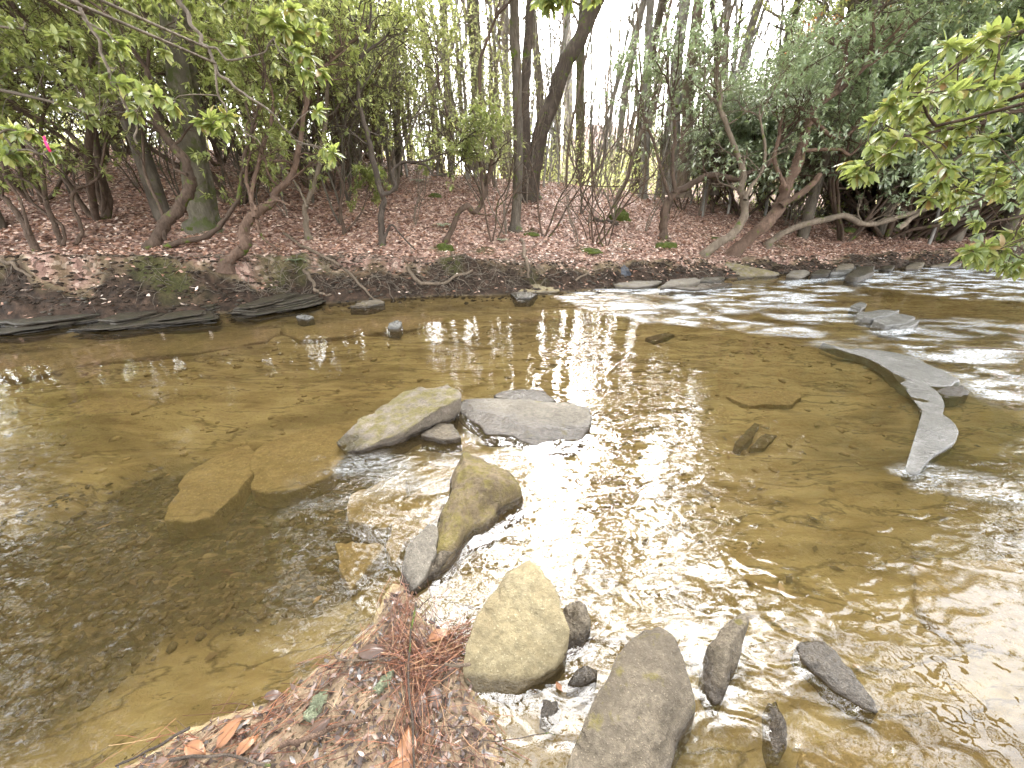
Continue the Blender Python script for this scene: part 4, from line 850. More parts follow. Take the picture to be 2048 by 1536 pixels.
# sparse ones on the crest left of centre
LBC = 'slender sparse-leaved shrub against the bright sky on the crest left of centre'
GC = 'slender shrubs along the centre crest'
protos = [shrub_proto(420+i, 6.5, 'bark', 'olive_leaf', n=4, crown=(5, 4), spread=.16, bare=.3, rad=.42).finish('shrub', LBC, 'shrub', (0, 0, 0), 'twig', ['olive_leaf', 'pale_leaf'][i], 5, .075, .026, group=GC, thin=.8) for i in range(2)]
spots = []
for i in range(30):
    Yy = rr.uniform(12, 21); x = rr.uniform(-.36*Yy, .02*Yy); spots.append((x, Yy, rr.uniform(0, 6.28), rr.uniform(.6, 1.2), rr.choice([0, 1]), LBC))
for i in range(16):
    Yy = rr.uniform(17, 26); x = rr.uniform(.0*Yy, .36*Yy); spots.append((x, Yy, rr.uniform(0, 6.28), rr.uniform(.35, .6), rr.choice([0, 1]), 'low pale shrub beyond the crest in the bright gap'))
place_group(protos, spots, None, GC)
# right rhododendron thicket
LBR = 'grey-green rhododendron in the dense thicket covering the right bank'
GR = 'rhododendrons crowding the right bank'
protos = [shrub_proto(440+i, 4.6, 'bark_laurel', 'grey_leaf', n=5, crown=(9, 6), spread=.42, bare=.5).finish('rhododendron', LBR, 'rhododendron', (0, 0, 0), 'bark_laurel', 'grey_leaf', 8, .11, .038, group=GR) for i in range(3)]
spots = []
for i in range(44):
    Yy = 11.2+8.5*(i/44)
    lo = .36*Yy if Yy > 13.8 else .8*Yy
    u = rr.uniform(0, 1)**1.0; x = lo+(1.45*Yy-lo)*u
    if Yy < np.interp(x, EX, EY)+1.6: Yy = float(np.interp(x, EX, EY))+rr.uniform(1.6, 4)
    s = np.interp(x/Yy, [.3, .5, .75, 1.1], [.82, 1.0, 1.4, 1.75])*rr.uniform(.85, 1.12)
    spots.append((x, Yy, rr.uniform(0, 6.28), s, rr.choice([0, 1, 2]), LBR))
place_group(protos, spots, None, GR)
# small brush under the right thicket and on the crest
LBS = 'thin bare-stemmed sapling tangle under the evergreens'
GS = 'bare saplings on the slopes'
protos = []
for i in range(3):
    pl = Plant(460+i)
    for q in range(3): pl.grow((0, 0, -.05), norm(np.array((pl.r.gauss(0, .25), pl.r.gauss(0, .25), 1))), 3.6, .022, 2, (9, 5), .13, .06, .3, (.4, .9), .4, .2, 5, .2)
    protos.append(pl.finish('sapling', LBS, 'sapling', (0, 0, 0), ['bark_laurel', 'bark', 'twig'][i], None, group=GS))
spots = []
for i in range(125):
    Yy = rr.uniform(8.8, 20); x = rr.uniform(-1.2*Yy, 1.2*Yy)
    if Yy < np.interp(x, EX, EY)+1.4: continue
    spots.append((x, Yy, rr.uniform(0, 6.28), rr.uniform(.45, 1.15), rr.choice([0, 1, 2]), LBS))
place_group(protos, spots, None, GS)

# ---- far bare trees
LBF = 'slender tall bare tree in the woods on and beyond the crest'
GF = 'bare trees in the woods beyond'
protos = []
for i in range(5):
    pl = Plant(500+i); r = pl.r; Ht = r.uniform(13, 18); P = pl.path((0, 0, -.3), (0, 0, 1), Ht, .035, .02, .6); R = np.linspace(.13, .02, len(P)); m = len(P)
    trk = MB(); tube(trk, P, R, 8, lump=.1, seed=i)
    for q in range(26):
        j = int(m*(.28+.7*q/26)); a = r.uniform(0, 6.28)
        pl.grow(P[j], norm(np.array((math.cos(a), math.sin(a), r.uniform(.3, 1.2)))), r.uniform(1.2, 3.0)*(1.15-.7*q/26), R[j]*.35, 2, (6, 4), .13, .05, .3, (.35, .8), .5, .2, 4, .35)
    e = empty('bare_tree', (0, 0, 0)); tag(e, LBF, 'tree', GF); trk.build('trunk', M[['bark_pale', 'bark', 'bark_tan', 'bark_moss', 'bark_pale'][i]], e); pl.w.build('crown', M['twig'], e); protos.append(e)
spots = []
for i in range(16):
    Yy = rr.uniform(16, 24); u = -.75+1.5*i/15+rr.uniform(-.03, .03); spots.append((u*Yy, Yy, rr.uniform(0, 6.28), rr.uniform(1.35, 1.7), rr.choice([0, 1, 2, 3, 4]), LBF))
for i in range(150):
    Yy = 19+50*rr.random()**1.3; x = rr.uniform(-1.3*Yy, 1.35*Yy)
    u = x/Yy
    spots.append((x, Yy, rr.uniform(0, 6.28), rr.uniform(.7, 1.35), rr.choice([0, 1, 2, 3, 4]), LBF))
place_group(protos, spots, None, GF)
# slim poles just behind the crest
LBP = 'very slim bare pole tree just behind the crest'
GP = 'slim pole trees behind the crest'
protos = []
for i in range(3):
    pl = Plant(520+i); r = pl.r; P = pl.path((0, 0, -.3), (0, 0, 1), 9, .05, .03, .45); R = np.linspace(.03, .01, len(P)); m = len(P)
    trk = MB(); tube(trk, P, R, 7, lump=.1, seed=i)
    for q in range(18):
        j = int(m*(.25+.7*q/18)); a = r.uniform(0, 6.28)
        pl.grow(P[j], norm(np.array((math.cos(a), math.sin(a), r.uniform(.5, 1.4)))), r.uniform(.8, 1.8), R[j]*.4, 1, (6,), .13, .05, .3, (.35, .8), .5, .2, 4, .3)
    e = empty('pole_tree', (0, 0, 0)); tag(e, LBP, 'tree', GP); trk.build('trunk', M[['bark_tan', 'bark_pale', 'bark_pale'][i]], e); pl.w.build('crown', M['twig'], e); protos.append(e)
spots = []
for i in range(190):
    Yy = rr.uniform(14, 28); u = rr.uniform(-.85, .62); spots.append((u*Yy, Yy, rr.uniform(0, 6.28), rr.uniform(.9, 1.7), rr.choice([0, 1, 2]), LBP))
place_group(protos, spots, None, GP)
# tall evergreens on the left and right
def evergreen(seed, leaf):
    pl = Plant(seed); r = pl.r; P = pl.path((0, 0, -.3), (0, 0, 1), 11, .03, .02, .5); R = np.linspace(.14, .02, len(P)); m = len(P)
    trk = MB(); tube(trk, P, R, 9, lump=.12, seed=seed)
    for q in range(60):
        j = int(m*(.42+.56*q/60)); a = q*2.4; pl.grow(P[j], norm(np.array((math.cos(a), math.sin(a), r.uniform(-.05, .45)))), 2.9*(1.1-.8*q/60), R[j]*.35, 2, (9, 5), .12, .0, .3, (.4, .9), .5, .15, 4, .2)
    return pl, trk
LBE = 'tall broad evergreen tree rising above the thicket'
GE = 'tall evergreens above the thickets'
protos = []
for i in range(2):
    pl, trk = evergreen(540+i, None); e = pl.finish('evergreen_tree', LBE, 'evergreen tree', (0, 0, 0), 'bark', ['laurel_leaf', 'olive_leaf'][i], 8, .1, .032, group=GE, wname='limbs'); trk.build('trunk', M['bark'], e); protos.append(e)
spots = [(-12.8,7.2,3,1.6,0,LBE),(14.5,14.0,2,1.7,0,LBE),(18,15.6,1,1.8,1,LBE),(22,18.2,4,1.8,0,LBE),(-6.9,8.6,2,1.15,1,LBE),(-9.2,7.6,4,1.2,0,LBE),(8.6,12.6,2,1.1,1,LBE),(11.8,13.6,5,1.25,0,LBE),(-11.5,10,0,1.1,0,LBE),(-11.5,13.5,1,1.1,1,LBE),(-15,8.5,3,1.0,0,LBE),
         (13,18,0,1.0,1,LBE),(18,19,1,1.2,0,LBE),(23,20,2,1.3,1,LBE),(17,15.5,.5,1.0,1,LBE),(21,14.5,4,1.1,0,LBE),(24,22,3,1.2,1,LBE)]
place_group(protos, spots, None, GE)
# beeches that keep their orange leaves
def beech(label, px, Y, R_, seed, Ht=3):
    c = AY(*px, Y); x, y = c[0], c[1]; z0 = float(H(np.array([x]), np.array([y]))[0]); pl = Plant(seed)
    P = pl.path((x, y, z0-.1), (0, 0, 1), max(1, c[2]-z0+R_), .06, .05, .3); tube(pl.w, P, np.linspace(.05, .012, len(P)), 6)
    for i in range(22):
        j = int(len(P)*(.55+.44*i/22)); a = i*2.4; pl.grow(P[j], norm(np.array((math.cos(a), math.sin(a), .3))), R_*1.3, .012, 2, (6, 4), .15, .0, .3, (.4, .9), .5, .2, 4, .2)
    pl.finish('beech', label, 'beech', (x, y, z0), 'bark_pale', 'orange_leaf', 4, .085, .05, thin=.75)
beech('young beech holding orange dead leaves at the top right, above the laurels', (1725, 15), 16, 1.2, 561)
beech('young beech with rusty leaves showing through the right-hand foliage', (1960, 230), 12.8, .9, 562)
beech('slender beech with pale rusty leaves right of the dark upper trunk', (1800, 110), 17, 1.0, 563)

# far woods mass
mb = MB(); rg = np.random.default_rng(8)
for i in range(450):
    Yy = rg.uniform(60, 150); x = rg.uniform(-1.5*Yy, 1.5*Yy); z = float(H(np.array([x]), np.array([Yy]))[0]); h = rg.uniform(9, 20)
    if .1 < x/Yy < .4: h *= .5
    P = np.array([(x, Yy, z-1), (x+rg.normal(0, .3), Yy, z+h*.5), (x+rg.normal(0, .8), Yy, z+h)]); tube(mb, P, [.16, .1, .03], 4, cap=False)
    for q in range(7):
        a = rg.uniform(0, 6.28); zz = z+h*rg.uniform(.35, .95); L = rg.uniform(1, 3); tube(mb, np.array([(x, Yy, zz), (x+math.cos(a)*L, Yy+math.sin(a)*L, zz+L*.9)]), [.06, .02], 3, cap=False)
tag(mb.build('far_woods', M['bark_pale']), 'far-off grey woods behind everything', 'woods', kind='stuff')
# green brush beyond the crest
mb = MB(); n = 150000; Yy = rg.uniform(15, 45, n); x = rg.uniform(-1.3, 1.3, n)*Yy; cl = fbm(x*.35, Yy*.35, s=71); keep = cl > -.15; x, Yy, cl = x[keep], Yy[keep], cl[keep]; n = len(x)
z = H(x, Yy)+rg.uniform(0, 1, n)**.9*(1.2+5.5*np.clip(cl, 0, 1)*np.where(x/Yy < .05, 1, .35)); P = np.stack([x, Yy, z], -1)
leaves(mb, P, rg.normal(0, 1, (n, 3))+[0, 0, .2], rg.normal(0, .5, (n, 3))+[0, 0, 1], rg.uniform(.08, .17, n), rg.uniform(.04, .07, n))
tag(mb.build('brush', M['pale_leaf'], smooth=False), 'pale green low brush beyond the crest', 'brush', kind='stuff')

# ================================================================== LITTER
rg = np.random.default_rng(21); mb = MB(); n = 210000
Yl = rg.uniform(5, 19, n); xl = rg.uniform(-15, 17, n); s_l = sdist(xl, Yl)
dens = np.clip(1.25-s_l/11, .3, 1)*sstep(.3, .58, s_l+.35*fbm(xl*2.5, Yl*2.5, s=42)); keep = (rg.random(n) < dens) & (s_l > .15)
# some leaves caught on the bank face
kb = (s_l > .05) & (s_l < .5) & (rg.random(n) < .16); keep |= kb
xl, Yl = xl[keep], Yl[keep]; n = len(xl)
mossn = 0
zl = H(xl, Yl)+rg.uniform(.004, .03, n)
th = rg.uniform(0, 6.28, n); D = np.stack([np.cos(th), np.sin(th), rg.normal(0, .3, n)], -1); U = rg.normal(0, .38, (n, 3))+[0, 0, 1]
L = rg.uniform(.045, .095, n)
leaves(mb, np.stack([xl, Yl, zl], -1)-D*L[:, None]*.5, D, U, L, L*rg.uniform(.4, .62, n), fold=-.16, droop=-.08)
tag(mb.build('leaf_litter', M['litter_leaf'], smooth=False), 'brown fallen leaves carpeting the far bank', 'leaf litter', kind='stuff')

# roots and twigs hanging from the bank
mb = MB(); r = random.Random(4)
pl = Plant(31)
for i in range(1100):
    x = r.choice([r.uniform(-7.5, 12), r.uniform(-4.5, 0.8)]); e_ = float(np.interp(x, EX, EY)); s0 = r.uniform(.15, .7); y = e_+s0/.9; z = float(H(np.array([x]), np.array([y]))[0])+.015
    a = r.uniform(0, 6.28); L = r.uniform(.12, .6)
    P = pl.path((x, y, z), norm(np.array((math.cos(a), math.sin(a)*.5-.5, r.uniform(-.7, .1)))), L, .25, -.04, .05)
    h = H(P[:, 0], P[:, 1])+.006; P[:, 2] = np.maximum(P[:, 2], h)
    tube(mb, P, np.linspace(r.uniform(.002, .007), .0015, len(P)), 4, cap=False)
tag(mb.build('roots', M['twig']), 'tangle of fine roots and twigs hanging on the far bank face', 'roots', kind='stuff')

def stick(name, label, px, w0, w1, wood, Y=None, z=None, seed=1, cat='stick', lift=0.02, wob=.012, group=None):
    if z is not None: P = np.array([G(p[0], p[1], p[2] if len(p) > 2 else z) for p in px])
    else:
        P = np.array([ground_at(*p[:2]) for p in px]); P[:, 2] += lift
    ds = np.linalg.norm(P[0]); P = smooth_path(P, 8, seed, wob*ds*.25); mb = MB()
    tube(mb, P, np.linspace(wpx(w0, ds), wpx(w1, ds), len(P)), 8, lump=.2, seed=seed)
    return tag(mb.build(name, M[wood], base=tuple(P[0])), label, cat, group)
stick('stick', 'long thin stick leaning down the left bank to the waterline', [(568,470),(600,492),(640,515),(690,545),(722,575),(750,600),(762,608)], 5, 3, 'stick', seed=3)
stick('stick', 'short forked-looking stick stuck in the end of the tilted slate stack', [(608,545),(622,560),(632,582),(642,592),(660,592)], 7, 4, 'stick', seed=4)
stick('stick', 'upright pale stick on the centre bank below the trunks', [(1042,482),(1048,505),(1052,530),(1058,562)], 8, 4, 'stick', seed=5)
stick('root', 'curved pale root dipping along the foot of the centre-left bank', [(815,540),(832,562),(860,576),(890,572),(915,558),(945,548)], 8, 5, 'stick', seed=6, cat='root', lift=.04)
stick('stick', 'thin stick slanting over the centre bank, left of the upright one', [(1000,540),(1020,520),(1060,500),(1095,482)], 4, 2, 'stick', seed=7)
stick('stick', 'pale branch lying across the lower edge of the left bank', [(0,525),(40,540),(70,560)], 6, 3, 'stick', seed=8)
stick('stick', 'pale stick lying in the soil hollow on the left bank', [(170,540),(190,552),(215,558)], 4, 2, 'stick', seed=9)
stick('stick', 'bare arched stick on the riffle bank right of the tan slab', [(1150,565),(1175,548),(1200,540)], 4, 3, 'stick', seed=10)
stick('log', 'dead grey log propped across the crest behind the leaning tree', [(1108,360),(1140,348),(1180,332),(1212,322)], 9, 6, 'bark_moss', seed=11, cat='log', lift=.25, wob=0)
stick('log', 'short dark log beside the green moss hump right of centre', [(1186,442),(1205,446),(1235,452)], 9, 8, 'bark_dark', seed=12, cat='log', lift=.03)
def mound(label, px, rx, rz, mt='moss', seed=1, name='moss_hump', cat='moss'):
    g = ground_at(*px); mb = MB(); n, m = 28, 10; V = []; F = []
    for i in range(m+1):
        f = i/m*PI*.5
        for j in range(n):
            a = j*2*PI/n; V.append((math.cos(a)*math.cos(f)*rx, math.sin(a)*math.cos(f)*rx*.7, math.sin(f)*rz))
    V = np.array(V); nz = fbm(V[:, 0]*5/rx*.6, V[:, 1]*5/rx*.6, V[:, 2]*5/rx*.6, s=seed, o=5); V = V*(1+.45*nz)[:, None]
    for i in range(m):
        for j in range(n): F.append((i*n+j, i*n+(j+1) % n, (i+1)*n+(j+1) % n, (i+1)*n+j))
    V[:, 2] -= .04; mb.add(V+g, np.array(F)); return tag(mb.build(name, M[mt], base=tuple(g)), label, cat)
mound('bright green moss hump on a stump right of centre', (1240, 440), .28, .28, seed=3)
mound('mossy lump under the hooked laurel stem, left of centre', (888, 498), .2, .14, seed=4)
mound('moss cushion at the foot of the mossy-footed trunk', (392, 458), .24, .12, seed=5)
mound('low moss cushion in front of the straight centre trunk', (1062, 468), .2, .07, seed=6)
mound('moss patch on a rock hump at the bank below the leaning laurel', (1330, 492), .25, .12, seed=7)
mound('moss cushion on the bank lip right of the centre', (1180, 502), .25, .1, seed=8)
mound('small moss hump on the crest slope, left of centre', (870, 393), .2, .1, seed=9)
mound('long moss bank at the foot of the massive mossy trunk', (1690, 462), .5, .16, seed=10)
mound('moss mound near the right bank lip', (1870, 478), .5, .2, seed=11)
mound('moss cushion on the lip right of the bank hollow', (1425, 478), .3, .1, seed=12)
def fern(label, px, seed, s=.25):
    g = ground_at(*px); mb = MB(); r = random.Random(seed); rg = np.random.default_rng(seed)
    for i in range(7):
        a = i*.9+r.uniform(-.2, .2); n = 12; t = np.linspace(0, 1, n); P = g+np.stack([np.cos(a)*t*s, np.sin(a)*t*s, s*.9*t-.9*s*t*t+.02], -1)
        tube(mb, P, np.linspace(.003, .001, n), 3, cap=False); side = np.array((-math.sin(a), math.cos(a), 0))
        for sg in (1, -1): leaves(mb, P[1:], np.tile(side*sg+np.array((math.cos(a), math.sin(a), 0))*.3, (n-1, 1)), np.tile([0, 0, 1.], (n-1, 1)), s*.32*(1-t[1:]*.8), np.full(n-1, s*.09))
    tag(mb.build('fern', M['grey_leaf'], base=tuple(g), smooth=False), label, 'fern')
fern('small green fern on the litter left of the hooked laurel', (885, 455), 1, .28)
fern('small fern near the lip, left of the straight centre trunk', (1005, 485), 2, .2)
fern('little green fern on the left bank lip near the moss', (592, 530), 3, .2)
fern('bright seedling fern at the foot of the thick mossy-footed trunk', (408, 440), 4, .3)
fern('fern by the stones right of the upright sapling on the crest slope', (838, 365), 5, .3)

# ================================================================== NEAR BRANCHES WITH BIG LEAVES
def leafy_branch(label, mains, clusters, leaf, seed, L=.11, k=6, wood='twig', name='overhanging_branch', droop=.45):
    pl = Plant(seed); pts = []; base = None
    for px, w0, w1 in mains:
        P = smooth_path([AY(a, b, c) for a, b, c in px], 8, seed, .02); ds = px[0][2]
        if base is None: base = P[0].copy()
        tube(pl.w, P, np.linspace(wpx(w0, ds), wpx(w1, ds), len(P)), 8, lump=.15, seed=seed); pts.append(P)
    A = np.vstack(pts); r = pl.r
    for (px, w0, w1), P in zip(mains, pts):      # each bough runs back to a tree of the near bank
        sx, sy, lx, ly = min([(-6.6, -.2, .03, .3), (-3.6, -1.6, .12, .16), (3.8, -1.2, -.1, .2), (6.8, -.6, -.04, .3)], key=lambda q: (q[0]-P[0][0])**2+(q[1]-P[0][1])**2)
        z = max(1.6, P[0][2]-.5); T = np.array((sx+lx*z*.9, sy+ly*z*.9, z)); md = (T+P[0])/2+np.array((0, -.2, .35)); B = smooth_path([T, md, P[0], P[min(4, len(P)-1)]], 9, seed, .01)
        k = 19; tube(pl.w, B[:k], np.linspace(wpx(w0, px[0][2])*1.9, wpx(w0, px[0][2]), k), 7, lump=.15, seed=seed)
    for (a, b, c) in clusters:
        T = AY(a, b, c); d = np.linalg.norm(A-T, axis=1); j = int(np.argmin(d+np.array([r.uniform(0, .15) for _ in d]))); q = A[j]
        mid = (q+T)/2+np.array((r.gauss(0, .04), r.gauss(0, .04), r.gauss(.03, .03)))
        P = smooth_path([q, mid, T], 6, seed+j, .01); tube(pl.w, P, np.linspace(.0045, .002, len(P)), 5, cap=False)
        pl.tips.append(P[-1]); pl.dirs.append(P[-1]-P[-3])
        if r.random() < .4: pl.tips.append(P[len(P)//2]); pl.dirs.append(np.array((r.gauss(0, 1), r.gauss(0, 1), .4)))
    return pl.finish(name, label, 'branch', base, wood, leaf, k, L, L*.36, detail=True, wname='stems', droop=droop, jit=.4, spread=1.1)
rc = random.Random(12)
# right foreground spray
cl = []
def in_poly(p, poly):
    c = False; n = len(poly)
    for i in range(n):
        (x1, y1), (x2, y2) = poly[i], poly[(i+1) % n]
        if (y1 > p[1]) != (y2 > p[1]) and p[0] < (x2-x1)*(p[1]-y1)/(y2-y1)+x1: c = not c
    return c
rp = [(1700,330),(1760,200),(1900,60),(2060,40),(2300,-60),(2300,560),(2040,540),(1960,520),(1900,430),(1800,320),(1720,350)]
while len(cl) < 150:
    p = (rc.uniform(1690, 2300), rc.uniform(-60, 560))
    if in_poly(p, rp): cl.append((p[0], p[1], rc.uniform(2.7, 4.2)))
cl += [(1712,352,3),(1725,335,3),(1745,300,3),(1735,345,3),(1760,270,3.1),(1775,215,3),(1830,150,3),(1935,505,3),(1960,520,3),(1990,515,3),(2010,530,3),(2035,535,3),(1860,400,3),(1890,390,3),(1905,430,3.2)]
leafy_branch('dark curved rhododendron bough with big yellow-green leaves reaching in from the right', [([(2300,60,3.2),(2120,130,3.2),(2048,165,3.2),(2000,180,3.2),(1985,200,3.2),(1975,235,3.2),(1940,258,3.2),(1850,265,3.2),(1780,275,3.2)], 16, 3),
             ([(1985,205,3.2),(1960,260,3.3),(1930,300,3.3),(1860,340,3.3)], 7, 3), ([(2350,330,3.4),(2150,350,3.4),(2000,380,3.4),(1900,420,3.3)], 10, 3), ([(2350,480,3.2),(2150,450,3.1),(2020,480,3.1),(1960,515,3)], 9, 3), ([(2300,60,3.3),(2150,40,3.4),(1980,80,3.5),(1850,170,3.5)], 8, 3), ([(1870,250,3.2),(1840,200,3.1),(1790,180,3.1)], 5, 2)], cl, 'bright_leaf', 601, L=.1, k=5, wood='bark_laurel')
cl2 = []
while len(cl2) < 120:
    p = (rc.uniform(1780, 2350), rc.uniform(60, 520))
    if in_poly(p, rp): cl2.append((p[0], p[1], rc.uniform(4.4, 6.2)))
leafy_branch('greyer rhododendron bough behind the bright one at the right edge', [([(2500,100,5),(2200,200,5),(2000,230,5),(1880,260,5)], 12, 3), ([(2500,420,5),(2200,400,5),(2050,430,5),(1950,450,5)], 10, 3), ([(2500,250,5.6),(2200,300,5.6),(2000,330,5.6)], 9, 3)], cl2, 'grey_leaf', 602, L=.12, k=7, wood='bark_laurel')
# upper left sprays
leafy_branch('long thin branch sweeping down from the upper left with a few pale leaves', [([(110,-60,3.6),(150,0,3.6),(190,70,3.6),(215,130,3.6),(240,185,3.6),(265,235,3.6),(280,290,3.6)], 6, 3), ([(165,30,3.6),(210,65,3.6),(235,85,3.6)], 4, 2)],
             [(285,190,3.5),(250,170,3.6),(320,195,3.5),(215,150,3.6),(270,230,3.6),(240,95,3.7)], 'bright_leaf', 603, L=.1, k=4)
leafy_branch('second long branch from the top left ending in a cluster of glossy leaves', [([(330,-60,3.2),(360,0,3.2),(395,60,3.2),(420,110,3.2),(455,165,3.2),(500,195,3.2),(560,240,3.2),(610,300,3.3)], 8, 2), ([(415,95,3.2),(470,118,3.2),(520,105,3.2),(570,60,3.2)], 4, 2), ([(430,125,3.2),(440,190,3.2),(470,240,3.2),(520,290,3.2)], 4, 2)],
             [(545,45,3),(570,55,3),(595,95,3),(620,110,3),(640,140,3),(600,135,3),(480,90,3.2),(420,250,3.1),(400,240,3.1),(435,262,3.1),(650,300,3.2),(665,305,3.1),(540,30,3),(620,150,3),(345,215,3.2),(590,20,3),(640,60,3.1),(640,225,3.2)], 'bright_leaf', 604, L=.085, k=4)
leafy_branch('low leafy twig reaching in from the left edge', [([(-120,270,2.8),(-30,275,2.8),(30,262,2.8),(70,268,2.8)], 5, 2), ([(-120,310,2.8),(0,300,2.8),(70,305,2.8),(110,300,2.8)], 4, 2)],
             [(30,262,2.8),(60,268,2.8),(5,290,2.8),(25,300,2.8),(45,310,2.8),(-20,280,2.8),(-40,300,2.8),(105,300,2.9)], 'bright_leaf', 605, L=.085, k=5)
leafy_branch('hanging spray of leaves at the top centre edge', [([(1080,-120,3.2),(1090,-60,3.2),(1100,-10,3.2)], 4, 2), ([(1080,-120,3.2),(1130,-50,3.2),(1180,-15,3.2)], 4, 2)], [(1085,-5,3.2),(1100,5,3.2),(1115,-10,3.2),(1130,0,3.2),(1190,-15,3.2)], 'bright_leaf', 606, L=.1, k=5)
cl3 = [(rc.uniform(-250, 640), rc.uniform(-80, 90)+max(0, rc.gauss(0, 40)), rc.uniform(5, 7)) for _ in range(70)]
leafy_branch('leafy evergreen bough hanging across the top left', [([(-400,-120,6),(-100,-60,6),(150,-30,6),(400,-20,6),(600,10,6)], 12, 3), ([(-400,20,5.5),(-150,30,5.5),(50,60,5.5)], 8, 3)], cl3, 'laurel_leaf', 607, L=.11, k=6)
cl4 = [(rc.uniform(-200, 330)*.9, rc.uniform(60, 260), rc.uniform(5.4, 7)) for _ in range(46)]
leafy_branch('sprawling leafy branch low across the left side', [([(-400,150,6),(-150,160,6),(50,190,6),(200,230,6)], 9, 3)], cl4, 'laurel_leaf', 608, L=.11, k=6)
# pink tape
mb = MB(); P = np.array([AY(88, 272, 2.8), AY(92, 284, 2.8), AY(96, 292, 2.79), AY(101, 303, 2.8)]); P = smooth_path(P, 5, 1, .004); w = np.array((.006, .003, .002))
V = np.vstack([P-w, P+w]); n = len(P); mb.add(V, np.array([(i, i+1, n+i+1, n+i) for i in range(n-1)])); o = mb.build('flagging_tape', M['tape'], base=tuple(P[0])); tag(o, 'short pink plastic ribbon hanging from the low left twig', 'ribbon')
md = o.modifiers.new('thickness', 'SOLIDIFY'); md.thickness = .0006

# ================================================================== NEAR SHORE DEBRIS
def needles(name, label, n, line, spread, seed, zhi=.05, ln=(.06, .15), dirpx=None):
    rg = np.random.default_rng(seed); mb = MB(); P = smooth_path([G(a, b, .03) for a, b in line], 8); 
    for i in range(n):
        j = rg.integers(0, len(P)-1); c = P[j]+np.array((rg.normal(0, spread), rg.normal(0, spread), 0)); h = max(0.0, float(H(np.array([c[0]]), np.array([c[1]]))[0]))
        c[2] = h+.004+abs(rg.normal(0, zhi*.25)); tdir = norm(P[j+1]-P[j]); a = math.atan2(tdir[1], tdir[0])+rg.normal(0, .55); L = rg.uniform(*ln)
        d = np.array((math.cos(a), math.sin(a), rg.normal(0, .12))); bend = rg.normal(0, .12)
        side = np.array((-d[1], d[0], 0)); t = np.linspace(-.5, .5, 5)[:, None]; Q = c+d*L*t+side*L*bend*(t*t)*1.5
        tube(mb, Q, np.full(5, rg.uniform(.0006, .0013)), 3, cap=False)
    return tag(mb.build(name, M['needle'], smooth=False), label, 'needles', kind='stuff')
M['mud_leaf'] = leaf_mat('mud_leaf', [(0, (.02, .013, .009)), (.5, (.07, .045, .033)), (.85, (.16, .1, .075)), (1, (.3, .2, .15))], trans=(.1, .06, .03), tw=.05, rough=.3, spec=.5)
rg = np.random.default_rng(77); q = poly_sampler([(215,1560),(300,1505),(420,1455),(570,1395),(650,1330),(730,1280),(775,1205),(812,1180),(850,1240),(900,1270),(940,1330),(960,1400),(1000,1470),(1010,1560)])(1100)
mb = MB(); n = len(q); zz = np.maximum(H(q[:, 0], q[:, 1]), 0)+rg.uniform(.001, .012, n); th = rg.uniform(0, 6.28, n)
leaves(mb, np.stack([q[:, 0], q[:, 1], zz], -1), np.stack([np.cos(th), np.sin(th), rg.normal(0, .15, n)], -1), rg.normal(0, .35, (n, 3))+[0, 0, 1], rg.uniform(.008, .04, n), rg.uniform(.004, .016, n), fold=-.1, droop=-.05)
tag(mb.build('leaf_fragments', M['mud_leaf'], smooth=False), 'dark wet scraps of leaf and bark matted on the near shore', 'debris', kind='stuff')
needles('pine_needles', 'rust-red pine needles heaped along the shore tip', 380, [(800,1175),(815,1240),(820,1300),(835,1360),(830,1440),(830,1540)], .04, 1)
needles('pine_needles', 'straw-brown needles and grass stems matted against the tan boulder', 260, [(780,1300),(850,1330),(900,1290),(930,1260)], .035, 2, .07)
needles('pine_needles', 'loose reddish needles scattered over the sandy shore', 170, [(250,1525),(420,1480),(560,1420),(680,1330),(760,1270)], .05, 3, .02)
needles('pine_needles', 'dark needles and twigs on the wet sand at the bottom', 170, [(560,1500),(700,1440),(820,1400),(900,1480),(960,1536)], .07, 4, .03)
def dead_leaf(label, px, L, rot, mt='beech_leaf', z=.03, tilt=.2, seed=1, cat='dead leaf'):
    c = G(px[0], px[1], z); h = max(0, float(H(np.array([c[0]]), np.array([c[1]]))[0])); c[2] = h+z*.35; L *= .8; mb = MB(); a = math.radians(rot); nt_, nw = 14, 7; V = []; r = random.Random(seed)
    d = np.array((math.cos(a), math.sin(a), 0)); s = np.array((-d[1], d[0], 0)); ph = r.uniform(0, 6)
    for i in range(nt_+1):
        t = i/nt_; w = L*.27*math.sin(PI*min(1, t**.8))**.8*(1+.05*(i % 2))
        for j in range(nw):
            q = (j/(nw-1)-.5)*2
            zz = L*(.10*q*q*math.sin(ph+t*3)+.14*math.sin(t*PI)*tilt*2+.012*math.cos(q*9+t*26)-.02*abs(q))
            V.append(c+d*L*(t-.5)+s*w*q+np.array((0, 0, zz+abs(L)*.06)))
    F = [(i*nw+j, i*nw+j+1, (i+1)*nw+j+1, (i+1)*nw+j) for i in range(nt_) for j in range(nw-1)]
    mb.add(np.array(V), np.array(F))
    o = mb.build('dead_leaf', M[mt], base=tuple(c)); tag(o, label, cat); sp = MB()
    tube(sp, np.array([c+d*L*(t-.5)+np.array((0, 0, L*(.14*math.sin(max(0, min(1, t))*PI)*tilt*2)+L*.065)) for t in np.linspace(-.15, .97, 10)]), np.linspace(.0013, .0005, 10), 4)
    sp.build('midrib', M['needle'], o, base=tuple(c)); return o
dead_leaf('ribbed copper beech leaf resting on the mat beside the tan boulder', (878,1265), .10, 30, seed=1, z=.06)
dead_leaf('curled orange leaf on the sand near the lower left', (460,1465), .10, 68, seed=2)
dead_leaf('upright-curled orange leaf right of the other one on the sand', (495,1490), .075, 60, seed=3, tilt=.6)
dead_leaf('tattered orange leaf lying flat at the bottom left of the shore', (392,1500), .085, -15, seed=4)
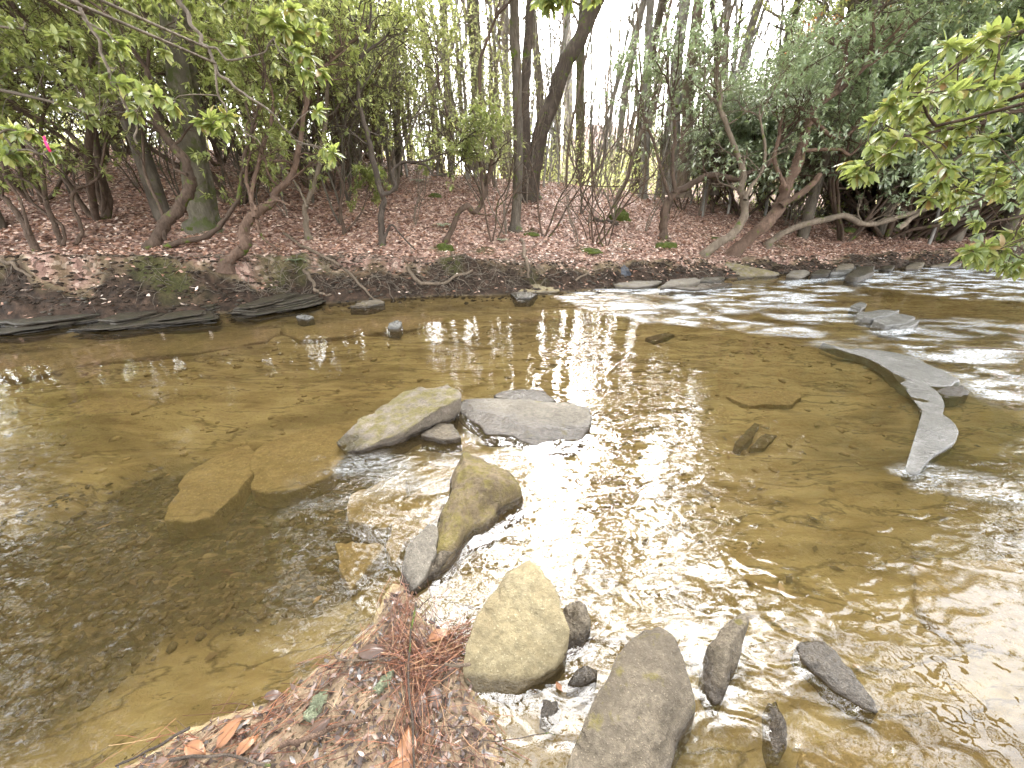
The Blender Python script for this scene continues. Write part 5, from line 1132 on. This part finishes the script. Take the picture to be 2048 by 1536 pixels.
dead_leaf('dark red wet leaf under the needle pile', (840,1410), .09, 80, 'mud_leaf', seed=5)
dead_leaf('purplish wet leaf in the seep below the tan boulder', (872,1395), .08, 110, 'mud_leaf', seed=6)
dead_leaf('orange strip of leaf at the bottom of the needle pile', (815,1490), .12, 100, seed=7)
dead_leaf('small brown leaf half buried in sand', (545,1385), .07, 10, 'mud_leaf', seed=8)
dead_leaf('dark leaf folded in the debris by the shore stick', (745,1305), .12, 5, 'mud_leaf', seed=9, tilt=.5)
dead_leaf('rusty leaf at the very bottom of the debris', (805,1530), .1, 20, seed=10)
dead_leaf('small red leaf in the shadow right of the tan boulder', (1118,1365), .04, 120, seed=11)
dead_leaf('brown leaf on the wet sand below the lichen-covered bark', (640,1450), .08, 40, 'mud_leaf', seed=12)
stick('stick', 'short bent stick poking from the debris over the water', [(668,1310,.04),(700,1321,.03),(750,1318,.035),(800,1312,.04)], 6, 4, 'stick', z=.03, seed=20)
stick('stick', 'stubby pale stick touching the left side of the tan boulder', [(890,1328,.06),(915,1332,.07),(940,1328,.09)], 9, 11, 'stick', z=.08, seed=21, wob=.004)
stick('twig', 'long dark twig with pale lichen at its tip, lying across the small pool', [(905,1455,.03),(940,1478,.03),(985,1482,.03),(1040,1477,.025),(1080,1468,.02),(1110,1468,.02)], 4, 3, 'bark_dark', z=.03, seed=22, cat='twig')
stick('stick', 'dark thin stick running down through the needle pile', [(832,1205,.05),(820,1290,.06),(818,1360,.05),(826,1450,.05),(828,1540,.05)], 5, 5, 'bark_dark', z=.05, seed=23)
stick('stick', 'black wet stick along the bottom left shoreline', [(380,1455,.03),(300,1500,.03),(235,1530,.03)], 6, 4, 'bark_dark', z=.03, seed=24)
stick('stick', 'dark stick lying level on the sand at the bottom', [(340,1520,.04),(450,1512,.04),(540,1532,.04)], 7, 5, 'bark_dark', z=.04, seed=25)
stick('bark_strip', 'reddish rotten bark strip on the sand', [(560,1490,.04),(610,1478,.04),(680,1450,.04),(740,1440,.04)], 14, 8, 'bark_red', z=.04, seed=26, cat='bark')
stick('twig', 'dark twig sticking into the water right of the small brown rock', [(1130,1310,.06),(1160,1298,.06),(1190,1272,.07)], 5, 3, 'bark_dark', z=.06, seed=27, cat='twig')
stick('twig', 'tiny forked dark twig on the still water above the needle pile', [(838,1218,.02),(850,1205,.02),(862,1192,.02)], 3, 2, 'bark_dark', z=.02, seed=28, cat='twig')
stick('stick', 'pale grey strip of wood at the edge of the still water', [(620,1390,.03),(690,1340,.03),(740,1280,.03)], 6, 4, 'stick', z=.03, seed=29)
stick('twig', 'long fine twig floating near the right edge', [(1905,694,.02),(1960,695,.02),(2060,702,.02)], 2.2, 1.6, 'stick', z=.02, seed=30, cat='twig', wob=.003)
rock('bark_piece', 'pale green lichen-covered bark piece on the sand, lower one', [(605,1435),(625,1395),(655,1375),(650,1400),(625,1438)], 'lichen', z=.03, dome=.004, bot=.01, seed=140, lump=.008, n=84, cat='bark')
rock('bark_piece', 'pale green lichen-covered bark piece near the needle pile, upper one', [(745,1378),(765,1352),(788,1342),(782,1362),(758,1385)], 'lichen', z=.03, dome=.004, bot=.01, seed=141, lump=.008, n=84, cat='bark')
